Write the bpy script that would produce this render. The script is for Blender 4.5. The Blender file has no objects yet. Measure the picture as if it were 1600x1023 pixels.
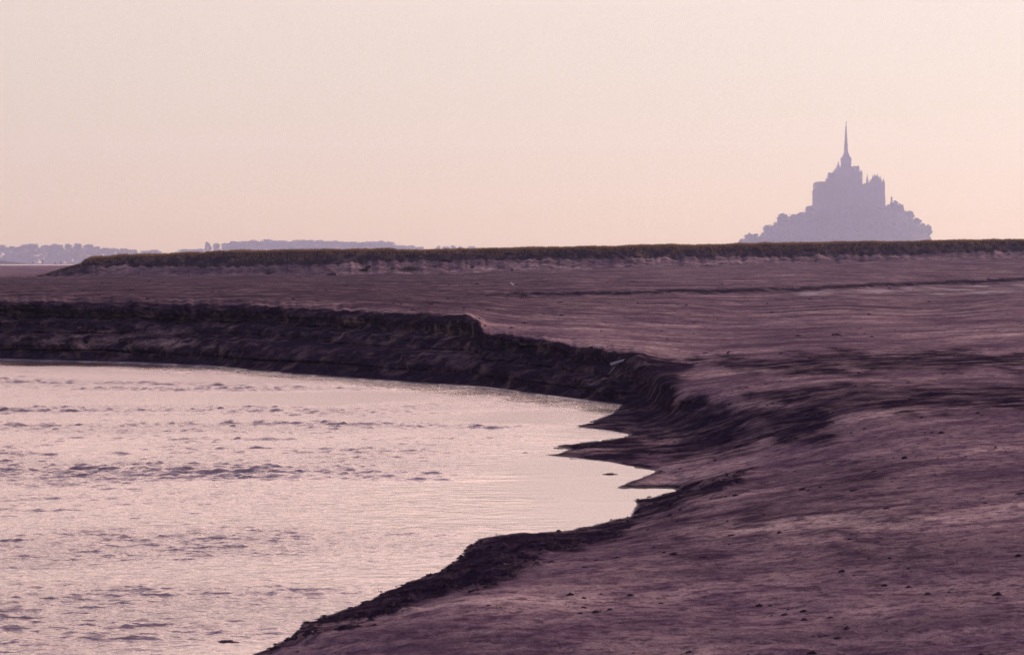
import bpy, math
import numpy as np
from mathutils import Vector

# ------------------------------------------------------------------ camera, sky, sun, exposure
S = bpy.context.scene
COL = S.collection
HC = 1.6            # eye height above the sand flats, in drawing units
U = 0.625           # metres per drawing unit of the near shore (a low tripod, one metre above the sand)
LENS = 100.0
F = 1600 * LENS / 36.0
YH = 410.0          # the horizon line of the view

cam_d = bpy.data.cameras.new('camera')
cam = bpy.data.objects.new('camera', cam_d)
COL.objects.link(cam)
cam.location = (0, 0, HC * U)
cam.rotation_euler = (math.radians(90), 0, 0)
cam_d.lens = LENS
cam_d.sensor_width = 36
cam_d.shift_y = -(511.5 - YH) / 1600.0
cam_d.clip_start = 0.1
cam_d.clip_end = 20000
cam_d.dof.use_dof = True
cam_d.dof.focus_distance = 62
cam_d.dof.aperture_fstop = 13.0
S.camera = cam

SUN_AZ = math.radians(54)      # to the right of the view
SUN_EL = math.radians(17)
w = bpy.data.worlds.new('World')
S.world = w
w.use_nodes = True
nt = w.node_tree
for n in list(nt.nodes):
    nt.nodes.remove(n)


def N(nt, typ, **kw):
    n = nt.nodes.new(typ)
    for k, v in kw.items():
        setattr(n, k, v)
    return n


def math_node(nt, op, a, b=None, clamp=False):
    n = nt.nodes.new('ShaderNodeMath')
    n.operation = op
    n.use_clamp = clamp
    for i, v in enumerate((a, b)):
        if v is None:
            continue
        if isinstance(v, (int, float)):
            n.inputs[i].default_value = v
        else:
            nt.links.new(v, n.inputs[i])
    return n.outputs[0]


def mix_col(nt, fac, a, b, blend='MIX'):
    n = nt.nodes.new('ShaderNodeMix')
    n.data_type = 'RGBA'
    n.blend_type = blend
    for s, v in ((n.inputs[0], fac), (n.inputs[6], a), (n.inputs[7], b)):
        if isinstance(v, (int, float)):
            s.default_value = v
        elif isinstance(v, tuple):
            s.default_value = (*v, 1)
        else:
            nt.links.new(v, s)
    return n.outputs[2]


def ramp_node(nt, fac, stops, interp='LINEAR'):
    n = nt.nodes.new('ShaderNodeValToRGB')
    n.color_ramp.interpolation = interp
    e = n.color_ramp.elements
    while len(e) > 1:
        e.remove(e[-1])
    for i, (p, c) in enumerate(stops):
        q = e[0] if i == 0 else e.new(p)
        q.position = p
        q.color = (*c, 1) if len(c) == 3 else c
    nt.links.new(fac, n.inputs[0])
    return n.outputs[0]


tc = N(nt, 'ShaderNodeTexCoord')
nrm = N(nt, 'ShaderNodeVectorMath', operation='NORMALIZE')
nt.links.new(tc.outputs['Generated'], nrm.inputs[0])
sep = N(nt, 'ShaderNodeSeparateXYZ')
nt.links.new(nrm.outputs[0], sep.inputs[0])
elev = math_node(nt, 'MAXIMUM', sep.outputs[2], 0.0)
# dusty sunset sky: peach haze low down, lavender overhead
glow = ramp_node(nt, elev, [
    (0.0, (0.08, 0.09, 0.12)), (0.04, (0.14, 0.105, 0.11)), (0.09, (0.30, 0.190, 0.15)), (0.14, (1.35, 0.84, 0.70)), (0.20, (2.10, 1.34, 1.12)), (0.30, (1.65, 1.06, 0.93)),
    (0.46, (0.42, 0.31, 0.45)), (0.72, (0.17, 0.125, 0.28)), (1.0, (0.13, 0.095, 0.25))])
sx, sy = math.sin(SUN_AZ), math.cos(SUN_AZ)
dotp = math_node(nt, 'ADD', math_node(nt, 'MULTIPLY', sep.outputs[0], sx), math_node(nt, 'MULTIPLY', sep.outputs[1], sy))
toward = math_node(nt, 'ADD', math_node(nt, 'MULTIPLY', dotp, 0.5), 0.5, clamp=True)
mr = N(nt, 'ShaderNodeMapRange', interpolation_type='SMOOTHSTEP')
nt.links.new(toward, mr.inputs[0])
mr.inputs[1].default_value = 0.0
mr.inputs[2].default_value = 0.82
mr.inputs[3].default_value = 0.13
mr.inputs[4].default_value = 0.88
lum = mr.outputs[0]
lumc = N(nt, 'ShaderNodeCombineColor')
for i in range(3):
    nt.links.new(lum, lumc.inputs[i])
glow2 = mix_col(nt, 1.0, glow, lumc.outputs[0], 'MULTIPLY')
sky = N(nt, 'ShaderNodeTexSky', sky_type='NISHITA')
sky.sun_disc = False
sky.sun_elevation = SUN_EL
sky.sun_rotation = SUN_AZ
sky.dust_density = 0.12
sky.air_density = 1.2
sky.ozone_density = 2.0
bg1 = N(nt, 'ShaderNodeBackground')
nt.links.new(glow2, bg1.inputs[0])
bg1.inputs[1].default_value = 0.92
bg2 = N(nt, 'ShaderNodeBackground')
nt.links.new(mix_col(nt, 1.0, sky.outputs[0], (1.0, 0.875, 0.945), 'MULTIPLY'), bg2.inputs[0])
bg2.inputs[1].default_value = 0.05
add = N(nt, 'ShaderNodeAddShader')
nt.links.new(bg1.outputs[0], add.inputs[0])
nt.links.new(bg2.outputs[0], add.inputs[1])
wo = N(nt, 'ShaderNodeOutputWorld')
nt.links.new(add.outputs[0], wo.inputs['Surface'])

sun_d = bpy.data.lights.new('sun', 'SUN')
sun_d.energy = 1.2
sun_d.angle = math.radians(12)
sun_d.color = (1.0, 0.81, 0.70)
sun = bpy.data.objects.new('sun', sun_d)
COL.objects.link(sun)
sdir = Vector((sx * math.cos(SUN_EL), sy * math.cos(SUN_EL), math.sin(SUN_EL)))
sun.rotation_euler = (-sdir).to_track_quat('-Z', 'Y').to_euler()
sun.location = (60, 60, 60)

S.view_settings.view_transform = 'Standard'
S.view_settings.look = 'None'
S.view_settings.exposure = 0.78
S.view_settings.gamma = 1.0
S.view_settings.use_curve_mapping = False
S.render.engine = 'CYCLES'
S.cycles.filter_width = 1.5
S.cycles.use_denoising = True
S.cycles.denoising_prefilter = 'NONE'
S.cycles.use_adaptive_sampling = False
S.cycles.sample_clamp_direct = 6.0
S.cycles.sample_clamp_indirect = 2.0
S.cycles.volume_bounces = 1
S.cycles.max_bounces = 6

# ------------------------------------------------------------------ helpers
rng = np.random.default_rng(7)
_perm = np.random.default_rng(3).integers(0, 1 << 30, 4096)
_ang = np.random.default_rng(4).random(4096) * 2 * np.pi
_gx, _gy = np.cos(_ang), np.sin(_ang)


def perlin(x, y, seed=0):
    xi = np.floor(x).astype(np.int64)
    yi = np.floor(y).astype(np.int64)
    fx, fy = x - xi, y - yi
    u = fx * fx * fx * (fx * (fx * 6 - 15) + 10)
    v = fy * fy * fy * (fy * (fy * 6 - 15) + 10)

    def g(ix, iy, dx, dy):
        h = (_perm[(ix + seed * 131) & 4095] + iy * 7919 + (_perm[iy & 4095] >> 7)) & 4095
        return _gx[h] * dx + _gy[h] * dy
    a = g(xi, yi, fx, fy)
    b = g(xi + 1, yi, fx - 1, fy)
    c = g(xi, yi + 1, fx, fy - 1)
    d = g(xi + 1, yi + 1, fx - 1, fy - 1)
    return ((a + (b - a) * u) + ((c + (d - c) * u) - (a + (b - a) * u)) * v) * 1.5


def fbm(x, y, oct=4, seed=0, gain=0.5):
    s = np.zeros_like(x)
    a = 1.0
    for i in range(oct):
        s += a * perlin(x, y, seed + i * 17)
        x, y, a = x * 2.03 + 11.3, y * 2.03 + 5.7, a * gain
    return s


def sstep(a, b, x):
    t = np.clip((x - a) / (b - a), 0, 1)
    return t * t * (3 - 2 * t)


def tag(o, label=None, cat=None, group=None, kind=None):
    if label:
        o['label'] = label
    if cat:
        o['category'] = cat
    if group:
        o['group'] = group
    if kind:
        o['kind'] = kind
    return o


def empty(name, loc=(0, 0, 0), parent=None):
    o = bpy.data.objects.new(name, None)
    COL.objects.link(o)
    o.location = loc
    o.parent = parent
    return o


def link_mesh(name, me, parent=None, mat=None):
    if mat is not None and not me.materials:
        me.materials.append(mat)
    o = bpy.data.objects.new(name, me)
    COL.objects.link(o)
    o.parent = parent
    return o


def np_mesh(name, verts, faces, mat=None, smooth=False):
    """faces: (n,k) int array, k = 3 or 4"""
    me = bpy.data.meshes.new(name)
    verts = np.asarray(verts, dtype=np.float32)
    faces = np.asarray(faces, dtype=np.int32)
    n, k = faces.shape
    me.vertices.add(len(verts))
    me.vertices.foreach_set('co', verts.ravel())
    me.loops.add(n * k)
    me.loops.foreach_set('vertex_index', faces.ravel())
    me.polygons.add(n)
    me.polygons.foreach_set('loop_start', np.arange(0, n * k, k, dtype=np.int32))
    me.update(calc_edges=True)
    if smooth:
        me.polygons.foreach_set('use_smooth', np.ones(n, dtype=bool))
    if mat is not None:
        me.materials.append(mat)
    return me


def grid_faces(nr, nc):
    i = np.arange(nr * nc).reshape(nr, nc)
    return np.stack([i[:-1, :-1], i[:-1, 1:], i[1:, 1:], i[1:, :-1]], -1).reshape(-1, 4)


class MB:
    """collects plain shapes into one mesh"""

    def __init__(self):
        self.v, self.f = [], []

    def poly(self, vs, fs):
        b = len(self.v)
        self.v += [tuple(p) for p in vs]
        self.f += [tuple(b + i for i in f) for f in fs]
        return self

    def box(self, x0, x1, y0, y1, z0, z1, taper=0.0):
        t = taper
        return self.poly([(x0, y0, z0), (x1, y0, z0), (x1, y1, z0), (x0, y1, z0),
                          (x0 + t, y0 + t, z1), (x1 - t, y0 + t, z1), (x1 - t, y1 - t, z1), (x0 + t, y1 - t, z1)],
                         [(3, 2, 1, 0), (4, 5, 6, 7), (0, 1, 5, 4), (1, 2, 6, 5), (2, 3, 7, 6), (3, 0, 4, 7)])

    def gable(self, x0, x1, y0, y1, z0, z1, axis='x', hip=0.0):
        if axis == 'x':
            ym = (y0 + y1) / 2
            v = [(x0, y0, z0), (x1, y0, z0), (x1, y1, z0), (x0, y1, z0), (x0 + hip, ym, z1), (x1 - hip, ym, z1)]
            f = [(3, 2, 1, 0), (0, 1, 5, 4), (2, 3, 4, 5), (1, 2, 5), (3, 0, 4)]
        else:
            xm = (x0 + x1) / 2
            v = [(x0, y0, z0), (x1, y0, z0), (x1, y1, z0), (x0, y1, z0), (xm, y0 + hip, z1), (xm, y1 - hip, z1)]
            f = [(3, 2, 1, 0), (0, 1, 4), (1, 2, 5, 4), (2, 3, 5), (3, 0, 4, 5)]
        return self.poly(v, f)

    def lathe(self, cx, cy, prof, n=8, rot=0.0):
        v, f = [], []
        for r, z in prof:
            for k in range(n):
                a = rot + 2 * math.pi * k / n
                v.append((cx + r * math.cos(a), cy + r * math.sin(a), z))
        for i in range(len(prof) - 1):
            for k in range(n):
                k2 = (k + 1) % n
                f.append((i * n + k, i * n + k2, (i + 1) * n + k2, (i + 1) * n + k))
        f.append(tuple(range(n - 1, -1, -1)))
        f.append(tuple((len(prof) - 1) * n + k for k in range(n)))
        return self.poly(v, f)

    def tube(self, pts, rad, n=6):
        pts = [Vector(p) for p in pts]
        v, f = [], []
        for i, p in enumerate(pts):
            d = (pts[min(i + 1, len(pts) - 1)] - pts[max(i - 1, 0)]).normalized()
            a = d.orthogonal().normalized()
            b = d.cross(a)
            for k in range(n):
                t = 2 * math.pi * k / n
                v.append(p + (a * math.cos(t) + b * math.sin(t)) * rad[i])
        for i in range(len(pts) - 1):
            for k in range(n):
                k2 = (k + 1) % n
                f.append((i * n + k, i * n + k2, (i + 1) * n + k2, (i + 1) * n + k))
        f.append(tuple(range(n - 1, -1, -1)))
        f.append(tuple((len(pts) - 1) * n + k for k in range(n)))
        return self.poly(v, f)

    def mesh(self, name, mat=None, smooth=False):
        me = bpy.data.meshes.new(name)
        me.from_pydata(self.v, [], self.f)
        if smooth:
            me.polygons.foreach_set('use_smooth', np.ones(len(me.polygons), dtype=bool))
        if mat:
            me.materials.append(mat)
        me.update()
        return me

    def build(self, name, mat, parent=None, smooth=False):
        return link_mesh(name, self.mesh(name, mat, smooth), parent)


ORD = ['leftmost', 'second', 'third', 'fourth', 'fifth', 'sixth', 'seventh', 'eighth', 'ninth', 'tenth', 'eleventh', 'twelfth',
       'thirteenth', 'fourteenth', 'fifteenth', 'sixteenth', 'seventeenth', 'eighteenth', 'nineteenth', 'twentieth',
       'twenty-first', 'twenty-second', 'twenty-third', 'twenty-fourth']


def at(px, py, D):
    """view direction and distance to a place"""
    return Vector(((px - 800) / F * D, D, HC * U - (py - YH) / F * D))


# ------------------------------------------------------------------ materials
NEAR = [1.0]        # texture scale: drawing units for the near shore, metres for the far things

def new_mat(name):
    m = bpy.data.materials.new(name)
    m.use_nodes = True
    t = m.node_tree
    b = t.nodes['Principled BSDF']
    g = t.nodes.new('ShaderNodeNewGeometry')
    return m, t, b, g.outputs['Position']


def noise(t, vec, scale, detail=4, rough=0.6, stretch=None):
    scale = scale * NEAR[0]
    if stretch:
        mp = t.nodes.new('ShaderNodeVectorMath')
        mp.operation = 'MULTIPLY'
        t.links.new(vec, mp.inputs[0])
        mp.inputs[1].default_value = stretch
        vec = mp.outputs[0]
    n = t.nodes.new('ShaderNodeTexNoise')
    n.inputs['Scale'].default_value = scale
    n.inputs['Detail'].default_value = detail
    n.inputs['Roughness'].default_value = rough
    t.links.new(vec, n.inputs['Vector'])
    return n.outputs['Fac']


def bump(t, b, h, strength, dist):
    n = t.nodes.new('ShaderNodeBump')
    n.inputs['Strength'].default_value = strength
    n.inputs['Distance'].default_value = dist
    t.links.new(h, n.inputs['Height'])
    t.links.new(n.outputs[0], b.inputs['Normal'])


def attr(t, name):
    n = t.nodes.new('ShaderNodeAttribute')
    n.attribute_name = name
    return n.outputs['Fac']


def mud_material():
    m, t, b, pos = new_mat('mud')
    wet_shade = attr(t, 'wet_shade')  # damp mud and painted shade share this mask
    pool = attr(t, 'pool')
    n1 = noise(t, pos, 0.16, 9, 0.76, (1.0, 1.0, 0.2))
    n2 = noise(t, pos, 1.1, 6, 0.7)
    n3 = noise(t, pos, 5.5, 5, 0.7)
    n4 = noise(t, pos, 24.0, 3, 0.7)
    # silt: pale drier skin, damp purple blotches, dark flecks
    dry = ramp_node(t, n1, [(0.37, (0.115, 0.068, 0.088)), (0.46, (0.28, 0.180, 0.182)), (0.54, (0.44, 0.293, 0.262)), (0.63, (0.74, 0.52, 0.43))])
    dry = mix_col(t, math_node(t, 'MULTIPLY', ramp_node(t, n2, [(0.50, (0, 0, 0)), (0.60, (1, 1, 1))]), 0.7), dry, (0.13, 0.066, 0.105))
    dry = mix_col(t, math_node(t, 'MULTIPLY', ramp_node(t, n3, [(0.50, (0, 0, 0)), (0.60, (1, 1, 1))]), 0.75), dry, (0.060, 0.030, 0.048))
    dry = mix_col(t, math_node(t, 'MULTIPLY', ramp_node(t, n4, [(0.50, (0, 0, 0)), (0.60, (1, 1, 1))]), 0.55), dry, (0.075, 0.040, 0.056))
    dry = mix_col(t, math_node(t, 'MULTIPLY', ramp_node(t, n3, [(0.30, (1, 1, 1)), (0.44, (0, 0, 0))]), 0.4), dry, (0.54, 0.36, 0.335))
    n5 = noise(t, pos, 0.55, 6, 0.7, (0.10, 0.45, 0.0))
    dry = mix_col(t, math_node(t, 'MULTIPLY', ramp_node(t, n5, [(0.50, (0, 0, 0)), (0.60, (1, 1, 1))]), 0.55), dry, (0.09, 0.052, 0.070))
    wcol = ramp_node(t, n3, [(0.35, (0.010, 0.005, 0.012)), (0.55, (0.026, 0.015, 0.028)), (0.7, (0.060, 0.038, 0.056))])
    wf = math_node(t, 'ADD', wet_shade, math_node(t, 'MULTIPLY', math_node(t, 'SUBTRACT', n2, 0.5), math_node(t, 'MULTIPLY', math_node(t, 'MULTIPLY', wet_shade, math_node(t, 'SUBTRACT', 1.25, wet_shade)), 9.0)), clamp=True)
    col = mix_col(t, wf, dry, wcol)
    t.links.new(col, b.inputs['Base Color'])
    r = math_node(t, 'SUBTRACT', 0.92, math_node(t, 'MULTIPLY', wf, 0.12))
    r = math_node(t, 'SUBTRACT', r, math_node(t, 'MULTIPLY', pool, 0.35), clamp=True)
    film = attr(t, 'film')
    t.links.new(math_node(t, 'MULTIPLY', r, math_node(t, 'SUBTRACT', 1.0, math_node(t, 'MULTIPLY', film, 0.8))), b.inputs['Roughness'])
    t.links.new(math_node(t, 'ADD', math_node(t, 'MULTIPLY', pool, 0.10), math_node(t, 'MULTIPLY', film, 0.5)), b.inputs['Specular IOR Level'])
    h = math_node(t, 'ADD', math_node(t, 'MULTIPLY', n2, 0.7), math_node(t, 'ADD', math_node(t, 'MULTIPLY', n3, 0.5), math_node(t, 'MULTIPLY', n4, 0.25)))
    bump(t, b, h, 0.9, 0.05)
    return m


def plain_mat(name, c1, c2, scale, rough=0.8, bumpd=0.0, spec=0.3):
    m, t, b, pos = new_mat(name)
    n = noise(t, pos, scale, 5, 0.65)
    t.links.new(ramp_node(t, n, [(0.3, c1), (0.7, c2)]), b.inputs['Base Color'])
    b.inputs['Roughness'].default_value = rough
    b.inputs['Specular IOR Level'].default_value = spec
    if bumpd:
        bump(t, b, n, 0.8, bumpd)
    return m


def leaf_mat(name, c1, c2, scale, transl=0.35):
    m, t, b, pos = new_mat(name)
    n = noise(t, pos, scale, 3, 0.6)
    c = ramp_node(t, n, [(0.3, c1), (0.7, c2)])
    t.links.new(c, b.inputs['Base Color'])
    b.inputs['Roughness'].default_value = 0.7
    b.inputs['Specular IOR Level'].default_value = 0.2
    tr = t.nodes.new('ShaderNodeBsdfTranslucent')
    t.links.new(c, tr.inputs[0])
    mx = t.nodes.new('ShaderNodeMixShader')
    mx.inputs[0].default_value = transl
    t.links.new(b.outputs[0], mx.inputs[1])
    t.links.new(tr.outputs[0], mx.inputs[2])
    t.links.new(mx.outputs[0], t.nodes['Material Output'].inputs['Surface'])
    return m


def water_material():
    m, t, b, pos = new_mat('water')
    b.inputs['Base Color'].default_value = (0.20, 0.125, 0.11, 1)
    b.inputs['IOR'].default_value = 1.33
    fine = noise(t, pos, 3.6, 3, 0.55, (0.8, 1.0, 1.0))
    amp = attr(t, 'breeze')
    t.links.new(attr(t, 'chop'), b.inputs['Roughness'])
    h = math_node(t, 'MULTIPLY', fine, amp)
    bump(t, b, h, 1.0, 0.03)
    return m


NEAR[0] = 1 / U
M_MUD = mud_material()
M_WATER = water_material()
M_SAND = mud_material()
M_SAND.name = 'bank sand'
M_SOIL = plain_mat('bank soil', (0.022, 0.014, 0.020), (0.05, 0.034, 0.04), 1.2, 0.9, 0.05, 0.15)
M_GRASS = leaf_mat('marsh grass', (0.16, 0.092, 0.044), (0.30, 0.175, 0.082), 0.25, 0.5)
M_TURF = leaf_mat('slumped turf', (0.030, 0.019, 0.018), (0.065, 0.042, 0.030), 1.5, 0.2)
NEAR[0] = 1.0
M_ROCK = plain_mat('island rock', (0.05, 0.045, 0.042), (0.11, 0.10, 0.09), 0.08, 0.9, 0.3)
M_GRANITE = plain_mat('abbey granite', (0.07, 0.064, 0.06), (0.12, 0.11, 0.10), 0.15, 0.9)
M_SLATE = plain_mat('abbey slate', (0.035, 0.036, 0.042), (0.065, 0.066, 0.075), 0.3, 0.6)
M_DARK = plain_mat('dark opening', (0.01, 0.01, 0.012), (0.02, 0.02, 0.022), 1.0, 0.5)
M_LEAF = leaf_mat('tree leaves', (0.04, 0.055, 0.022), (0.08, 0.095, 0.04), 0.2, 0.3)
M_BARK = plain_mat('bark', (0.04, 0.032, 0.026), (0.08, 0.065, 0.05), 0.6, 0.9)
M_CLOD = plain_mat('damp clod', (0.020, 0.011, 0.019), (0.055, 0.034, 0.046), 3.0, 0.9, 0.02, 0.03)
M_WOOD = plain_mat('bleached wood', (0.22, 0.20, 0.23), (0.36, 0.33, 0.36), 6.0, 0.6)
M_POST = plain_mat('weathered post', (0.04, 0.03, 0.03), (0.08, 0.06, 0.05), 2.0, 0.8)
M_FEATHER = plain_mat('white feathers', (0.62, 0.60, 0.60), (0.75, 0.73, 0.72), 8.0, 0.7)
M_WING = plain_mat('dark wing feathers', (0.03, 0.03, 0.035), (0.07, 0.07, 0.075), 8.0, 0.7)
M_BEAK = plain_mat('beak and legs', (0.35, 0.16, 0.06), (0.45, 0.22, 0.08), 8.0, 0.5)

# ------------------------------------------------------------------ the tidal flat and its channel
ZW = -2.2
SHORE = [(-300, 556), (-120, 559), (0, 562), (200, 567), (330, 573), (400, 580), (500, 588), (650, 599), (760, 606), (880, 622), (968, 633),
         (955, 645), (930, 656), (894, 668), (940, 672), (984, 679), (960, 685), (920, 690), (880, 694), (860, 698), (890, 702),
         (870, 708), (841, 711), (900, 717), (950, 722), (985, 729), (1025, 736), (1000, 747), (957, 763), (1010, 764),
         (1059, 764), (1020, 776), (987, 781), (995, 788), (984, 806), (960, 812), (930, 820), (882, 829), (800, 832),
         (748, 841), (728, 853), (720, 870), (690, 888), (650, 905), (610, 918), (565, 943), (520, 958), (472, 972), (452, 994),
         (420, 1012), (395, 1020), (300, 1065), (150, 1140), (0, 1220), (-300, 1380)]
WPOLY = SHORE + [(-1200, 1380), (-1200, 545)]

ctl = []            # px, py, inverse depth


def cz(px, py, z):
    ctl.append((px, py, (py - YH) / (F * (HC - z))))


def cd(px, py, D):
    ctl.append((px, py, 1.0 / D))


def resample(line, step):
    out = []
    for a, b in zip(line[:-1], line[1:]):
        n = max(1, int(math.hypot((b[0] - a[0]) * 0.5, b[1] - a[1]) / step))
        for i in range(n):
            t = i / n
            out.append(tuple(a[k] + (b[k] - a[k]) * t for k in range(len(a))))
    out.append(line[-1])
    return out


for p in resample(SHORE, 14):
    cz(p[0], p[1], ZW)
# bed of the channel
for p in [(-200, 640), (-200, 800), (-200, 1000), (0, 620), (0, 750), (0, 900), (0, 1050), (250, 630), (250, 760), (250, 900), (200, 1010),
          (450, 650), (450, 780), (450, 900), (650, 660), (650, 760), (600, 850), (800, 660), (760, 740), (800, 790), (900, 780)]:
    cz(p[0], p[1], ZW - 0.45)
# far bank: lip of the scarp, with the distance at which it stands
shf = np.array([p for p in SHORE if p[1] < 640][:11], dtype=float)
TOP = [(-300, 469, 124), (-120, 470, 120.5), (0, 470, 118), (100, 470.5, 116.5), (250, 473, 114), (400, 476, 110), (500, 481, 106.5), (600, 487, 102.5), (700, 490, 98.6),
       (734, 493, 96.5), (751, 503, 93.5), (754, 519, 91.2), (800, 524, 89.8), (850, 530, 88), (900, 540, 85.4), (950, 548, 82.2), (1000, 553, 80.0)]
TOPA = np.array(TOP)
prof = [(0.05, 0.03), (0.27, 0.10), (0.33, 0.30), (0.50, 0.42), (0.55, 0.60), (0.80, 0.82)]
for q in resample(TOP, 16):
    cd(*q)
for px in np.arange(-300, 1000, 22.0):
    yt = np.interp(px, TOPA[:, 0], TOPA[:, 1])
    dt = np.interp(px, TOPA[:, 0], TOPA[:, 2])
    ys = np.interp(px, shf[:, 0], shf[:, 1])
    ds = F * (HC - ZW) / (ys - YH)
    if px > 975:
        continue
    for t, g in prof:
        cd(px, yt + t * (ys - yt), dt + (ds - dt) * g)
# flats behind the lip, rising to the salt marsh on the right
for p in [(-900, 470, 0.0), (-900, 440, 0.02), (-300, 455, 0.0), (0, 460, 0.02), (0, 440, 0.03), (0, 425, 0.02), (300, 462, 0.02), (300, 440, 0.04), (600, 475, 0.0), (600, 458, 0.04),
          (760, 500, -0.50), (760, 485, -0.25), (760, 470, -0.05),
          (900, 520, -0.72), (900, 495, -0.45), (900, 470, -0.10), (900, 440, 0.35),
          (1050, 550, -1.05), (1050, 520, -0.85), (1050, 490, -0.48), (1050, 470, -0.2),
          (1300, 600, -1.12), (1300, 560, -0.95), (1300, 520, -0.75), (1300, 480, -0.36), (1300, 460, -0.10),
          (1600, 600, -0.98), (1600, 560, -0.82), (1600, 520, -0.6), (1600, 480, -0.22), (1600, 450, 0.12),
          (2000, 600, -0.9), (2000, 520, -0.5), (2000, 450, 0.2), (2500, 600, -0.8), (2500, 500, -0.3)]:
    cz(*p)
for p in [(-900, 418, 880), (-300, 418, 880), (0, 418, 880), (40, 419, 780), (130, 428, 380), (300, 430, 350), (500, 430, 345), (700, 425, 350), (900, 419, 352),
          (1100, 412, 356), (1300, 407, 366), (1600, 400, 380), (2000, 392, 400), (2500, 384, 420)]:
    cd(*p)
# low shelf crossing the sand
LIP = [(640, 458.5, 158), (700, 457, 162), (900, 455.5, 166), (1100, 452, 172), (1300, 446, 184), (1450, 439, 204), (1600, 433, 222), (1900, 422, 246)]
for i, q in enumerate(resample(LIP, 14)):
    cd(*q)
    s = min(1.0, (q[0] - 640) / 150)
    cd(q[0], q[1] + 1.0 + 6.5 * s, q[2] - 0.6)
# lower ground, gullies and the near slope
for p in [(1045, 563, -1.17), (1075, 573, -1.27), (1050, 590, -1.32), (1040, 602, -1.42), (1060, 628, -1.62), (1010, 600, -1.70), (1000, 618, -1.98), (1030, 640, -1.98),
          (1150, 600, -1.24), (1150, 625, -1.44), (1220, 632, -1.40), (1300, 640, -1.32), (1420, 640, -1.20), (1600, 640, -1.10),
          (1100, 645, -1.74), (1180, 652, -1.60), (1260, 656, -1.50), (1300, 662, -1.44), (1100, 680, -1.97), (1180, 682, -1.77), (1250, 688, -1.58),
          (1040, 668, -2.08), (1000, 700, -2.12), (940, 682, -2.16), (930, 708, -2.16), (960, 660, -2.14), (1060, 712, -2.07), (1110, 706, -2.0), (1060, 735, -2.08), (1100, 735, -2.0), (1150, 715, -1.86),
          (1170, 735, -1.76), (1120, 752, -1.84), (1070, 775, -1.95), (1165, 727, -1.88), (1110, 742, -1.98), (1065, 764, -2.13),
          (1220, 705, -1.70), (1300, 690, -1.48), (1400, 680, -1.32), (1600, 690, -1.24),
          (1200, 760, -1.75), (1300, 780, -1.63), (1450, 780, -1.50), (1600, 800, -1.45), (1050, 820, -1.90), (1000, 850, -1.92), (1150, 850, -1.80),
          (1300, 880, -1.70), (1600, 900, -1.55), (1000, 930, -1.87), (850, 930, -1.90), (1000, 1023, -1.83), (800, 1023, -1.90), (600, 1023, -2.0), (1300, 1023, -1.75), (1600, 1023, -1.62),
          (500, 1023, -2.07), (1000, 1200, -1.78), (1600, 1200, -1.62), (600, 1200, -1.92), (300, 1200, -2.06), (2000, 1023, -1.5), (2500, 900, -1.35), (2500, 1200, -1.45), (2000, 700, -1.05), (2500, 700, -0.9)]:
    cz(*p)
LEDGE = [(440, 1012, -2.09), (476, 989, -2.06), (545, 976, -2.02), (614, 961, -1.99), (716, 925, -1.95), (809, 900, -1.94), (850, 881, -1.94),
         (900, 864, -1.97), (960, 843, -2.02), (1000, 818, -2.05)]
for q in resample(LEDGE, 16):
    cz(*q)
    cz(q[0], q[1] - 5, q[2] - 0.10)
C = np.array(ctl)
AX = 0.45
# dense columns and rows
pxs = np.concatenate([np.arange(-900, -220, 10.0), np.arange(-220, 1820, 2.3), np.arange(1820, 2501, 10.0)])
YE_X = [-900, 40, 130, 300, 700, 1100, 1600, 2500]
YE_Y = [418.5, 418.5, 428.5, 430.5, 425.5, 412.5, 400.5, 384.5]
yend = np.interp(pxs, YE_X, YE_Y)
rows = np.concatenate([np.linspace(0, 1, 130)[:-1] * 1.0, np.arange(480, 720, 0.78), np.arange(720, 1201, 1.25)])
nA = 129
PX = np.repeat(pxs[None], len(rows), 0)
PY = np.repeat(rows[:, None], len(pxs), 1)
PY[:nA] = yend[None] + (480 - yend[None]) * rows[:nA, None]


def rbf_eval(C, qx, qy):
    n = len(C)
    cx, cy, cw = C[:, 0] * AX, C[:, 1], C[:, 2]
    r = np.sqrt((cx[:, None] - cx[None]) ** 2 + (cy[:, None] - cy[None]) ** 2)
    P = np.stack([np.ones(n), cx / 1000, cy / 1000], 1)
    A = np.zeros((n + 3, n + 3))
    A[:n, :n] = r - np.eye(n) * 0.12
    A[:n, n:] = P
    A[n:, :n] = P.T
    sol = np.linalg.solve(A, np.concatenate([cw, np.zeros(3)]))
    lam = sol[:n].astype(np.float32)
    q = np.stack([qx.ravel() * AX, qy.ravel()], 1).astype(np.float32)
    out = np.empty(len(q), np.float32)
    cx32, cy32 = cx.astype(np.float32), cy.astype(np.float32)
    for i in range(0, len(q), 20000):
        b = q[i:i + 20000]
        rr = np.sqrt((b[:, :1] - cx32) ** 2 + (b[:, 1:] - cy32) ** 2)
        out[i:i + 20000] = rr @ lam + sol[n] + sol[n + 1] * b[:, 0] / 1000 + sol[n + 2] * b[:, 1] / 1000
    return out.reshape(qx.shape).astype(np.float64)


# solve on a coarser lattice, then refine
cxs = np.concatenate([np.arange(-900, -220, 20.0), np.arange(-220, 1820, 6.0), np.arange(1820, 2521, 20.0)])
cys = np.concatenate([np.arange(380, 720, 1.5), np.arange(720, 1204, 3.0)])
GX, GY = np.meshgrid(cxs, cys)
_keep = {}
seen = []
for p in C:
    k = (round(p[0], 1), round(p[1], 1))
    if k not in _keep:
        _keep[k] = 1
        seen.append(p)
C = np.array(seen)
WG = rbf_eval(C, GX, GY)


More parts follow.
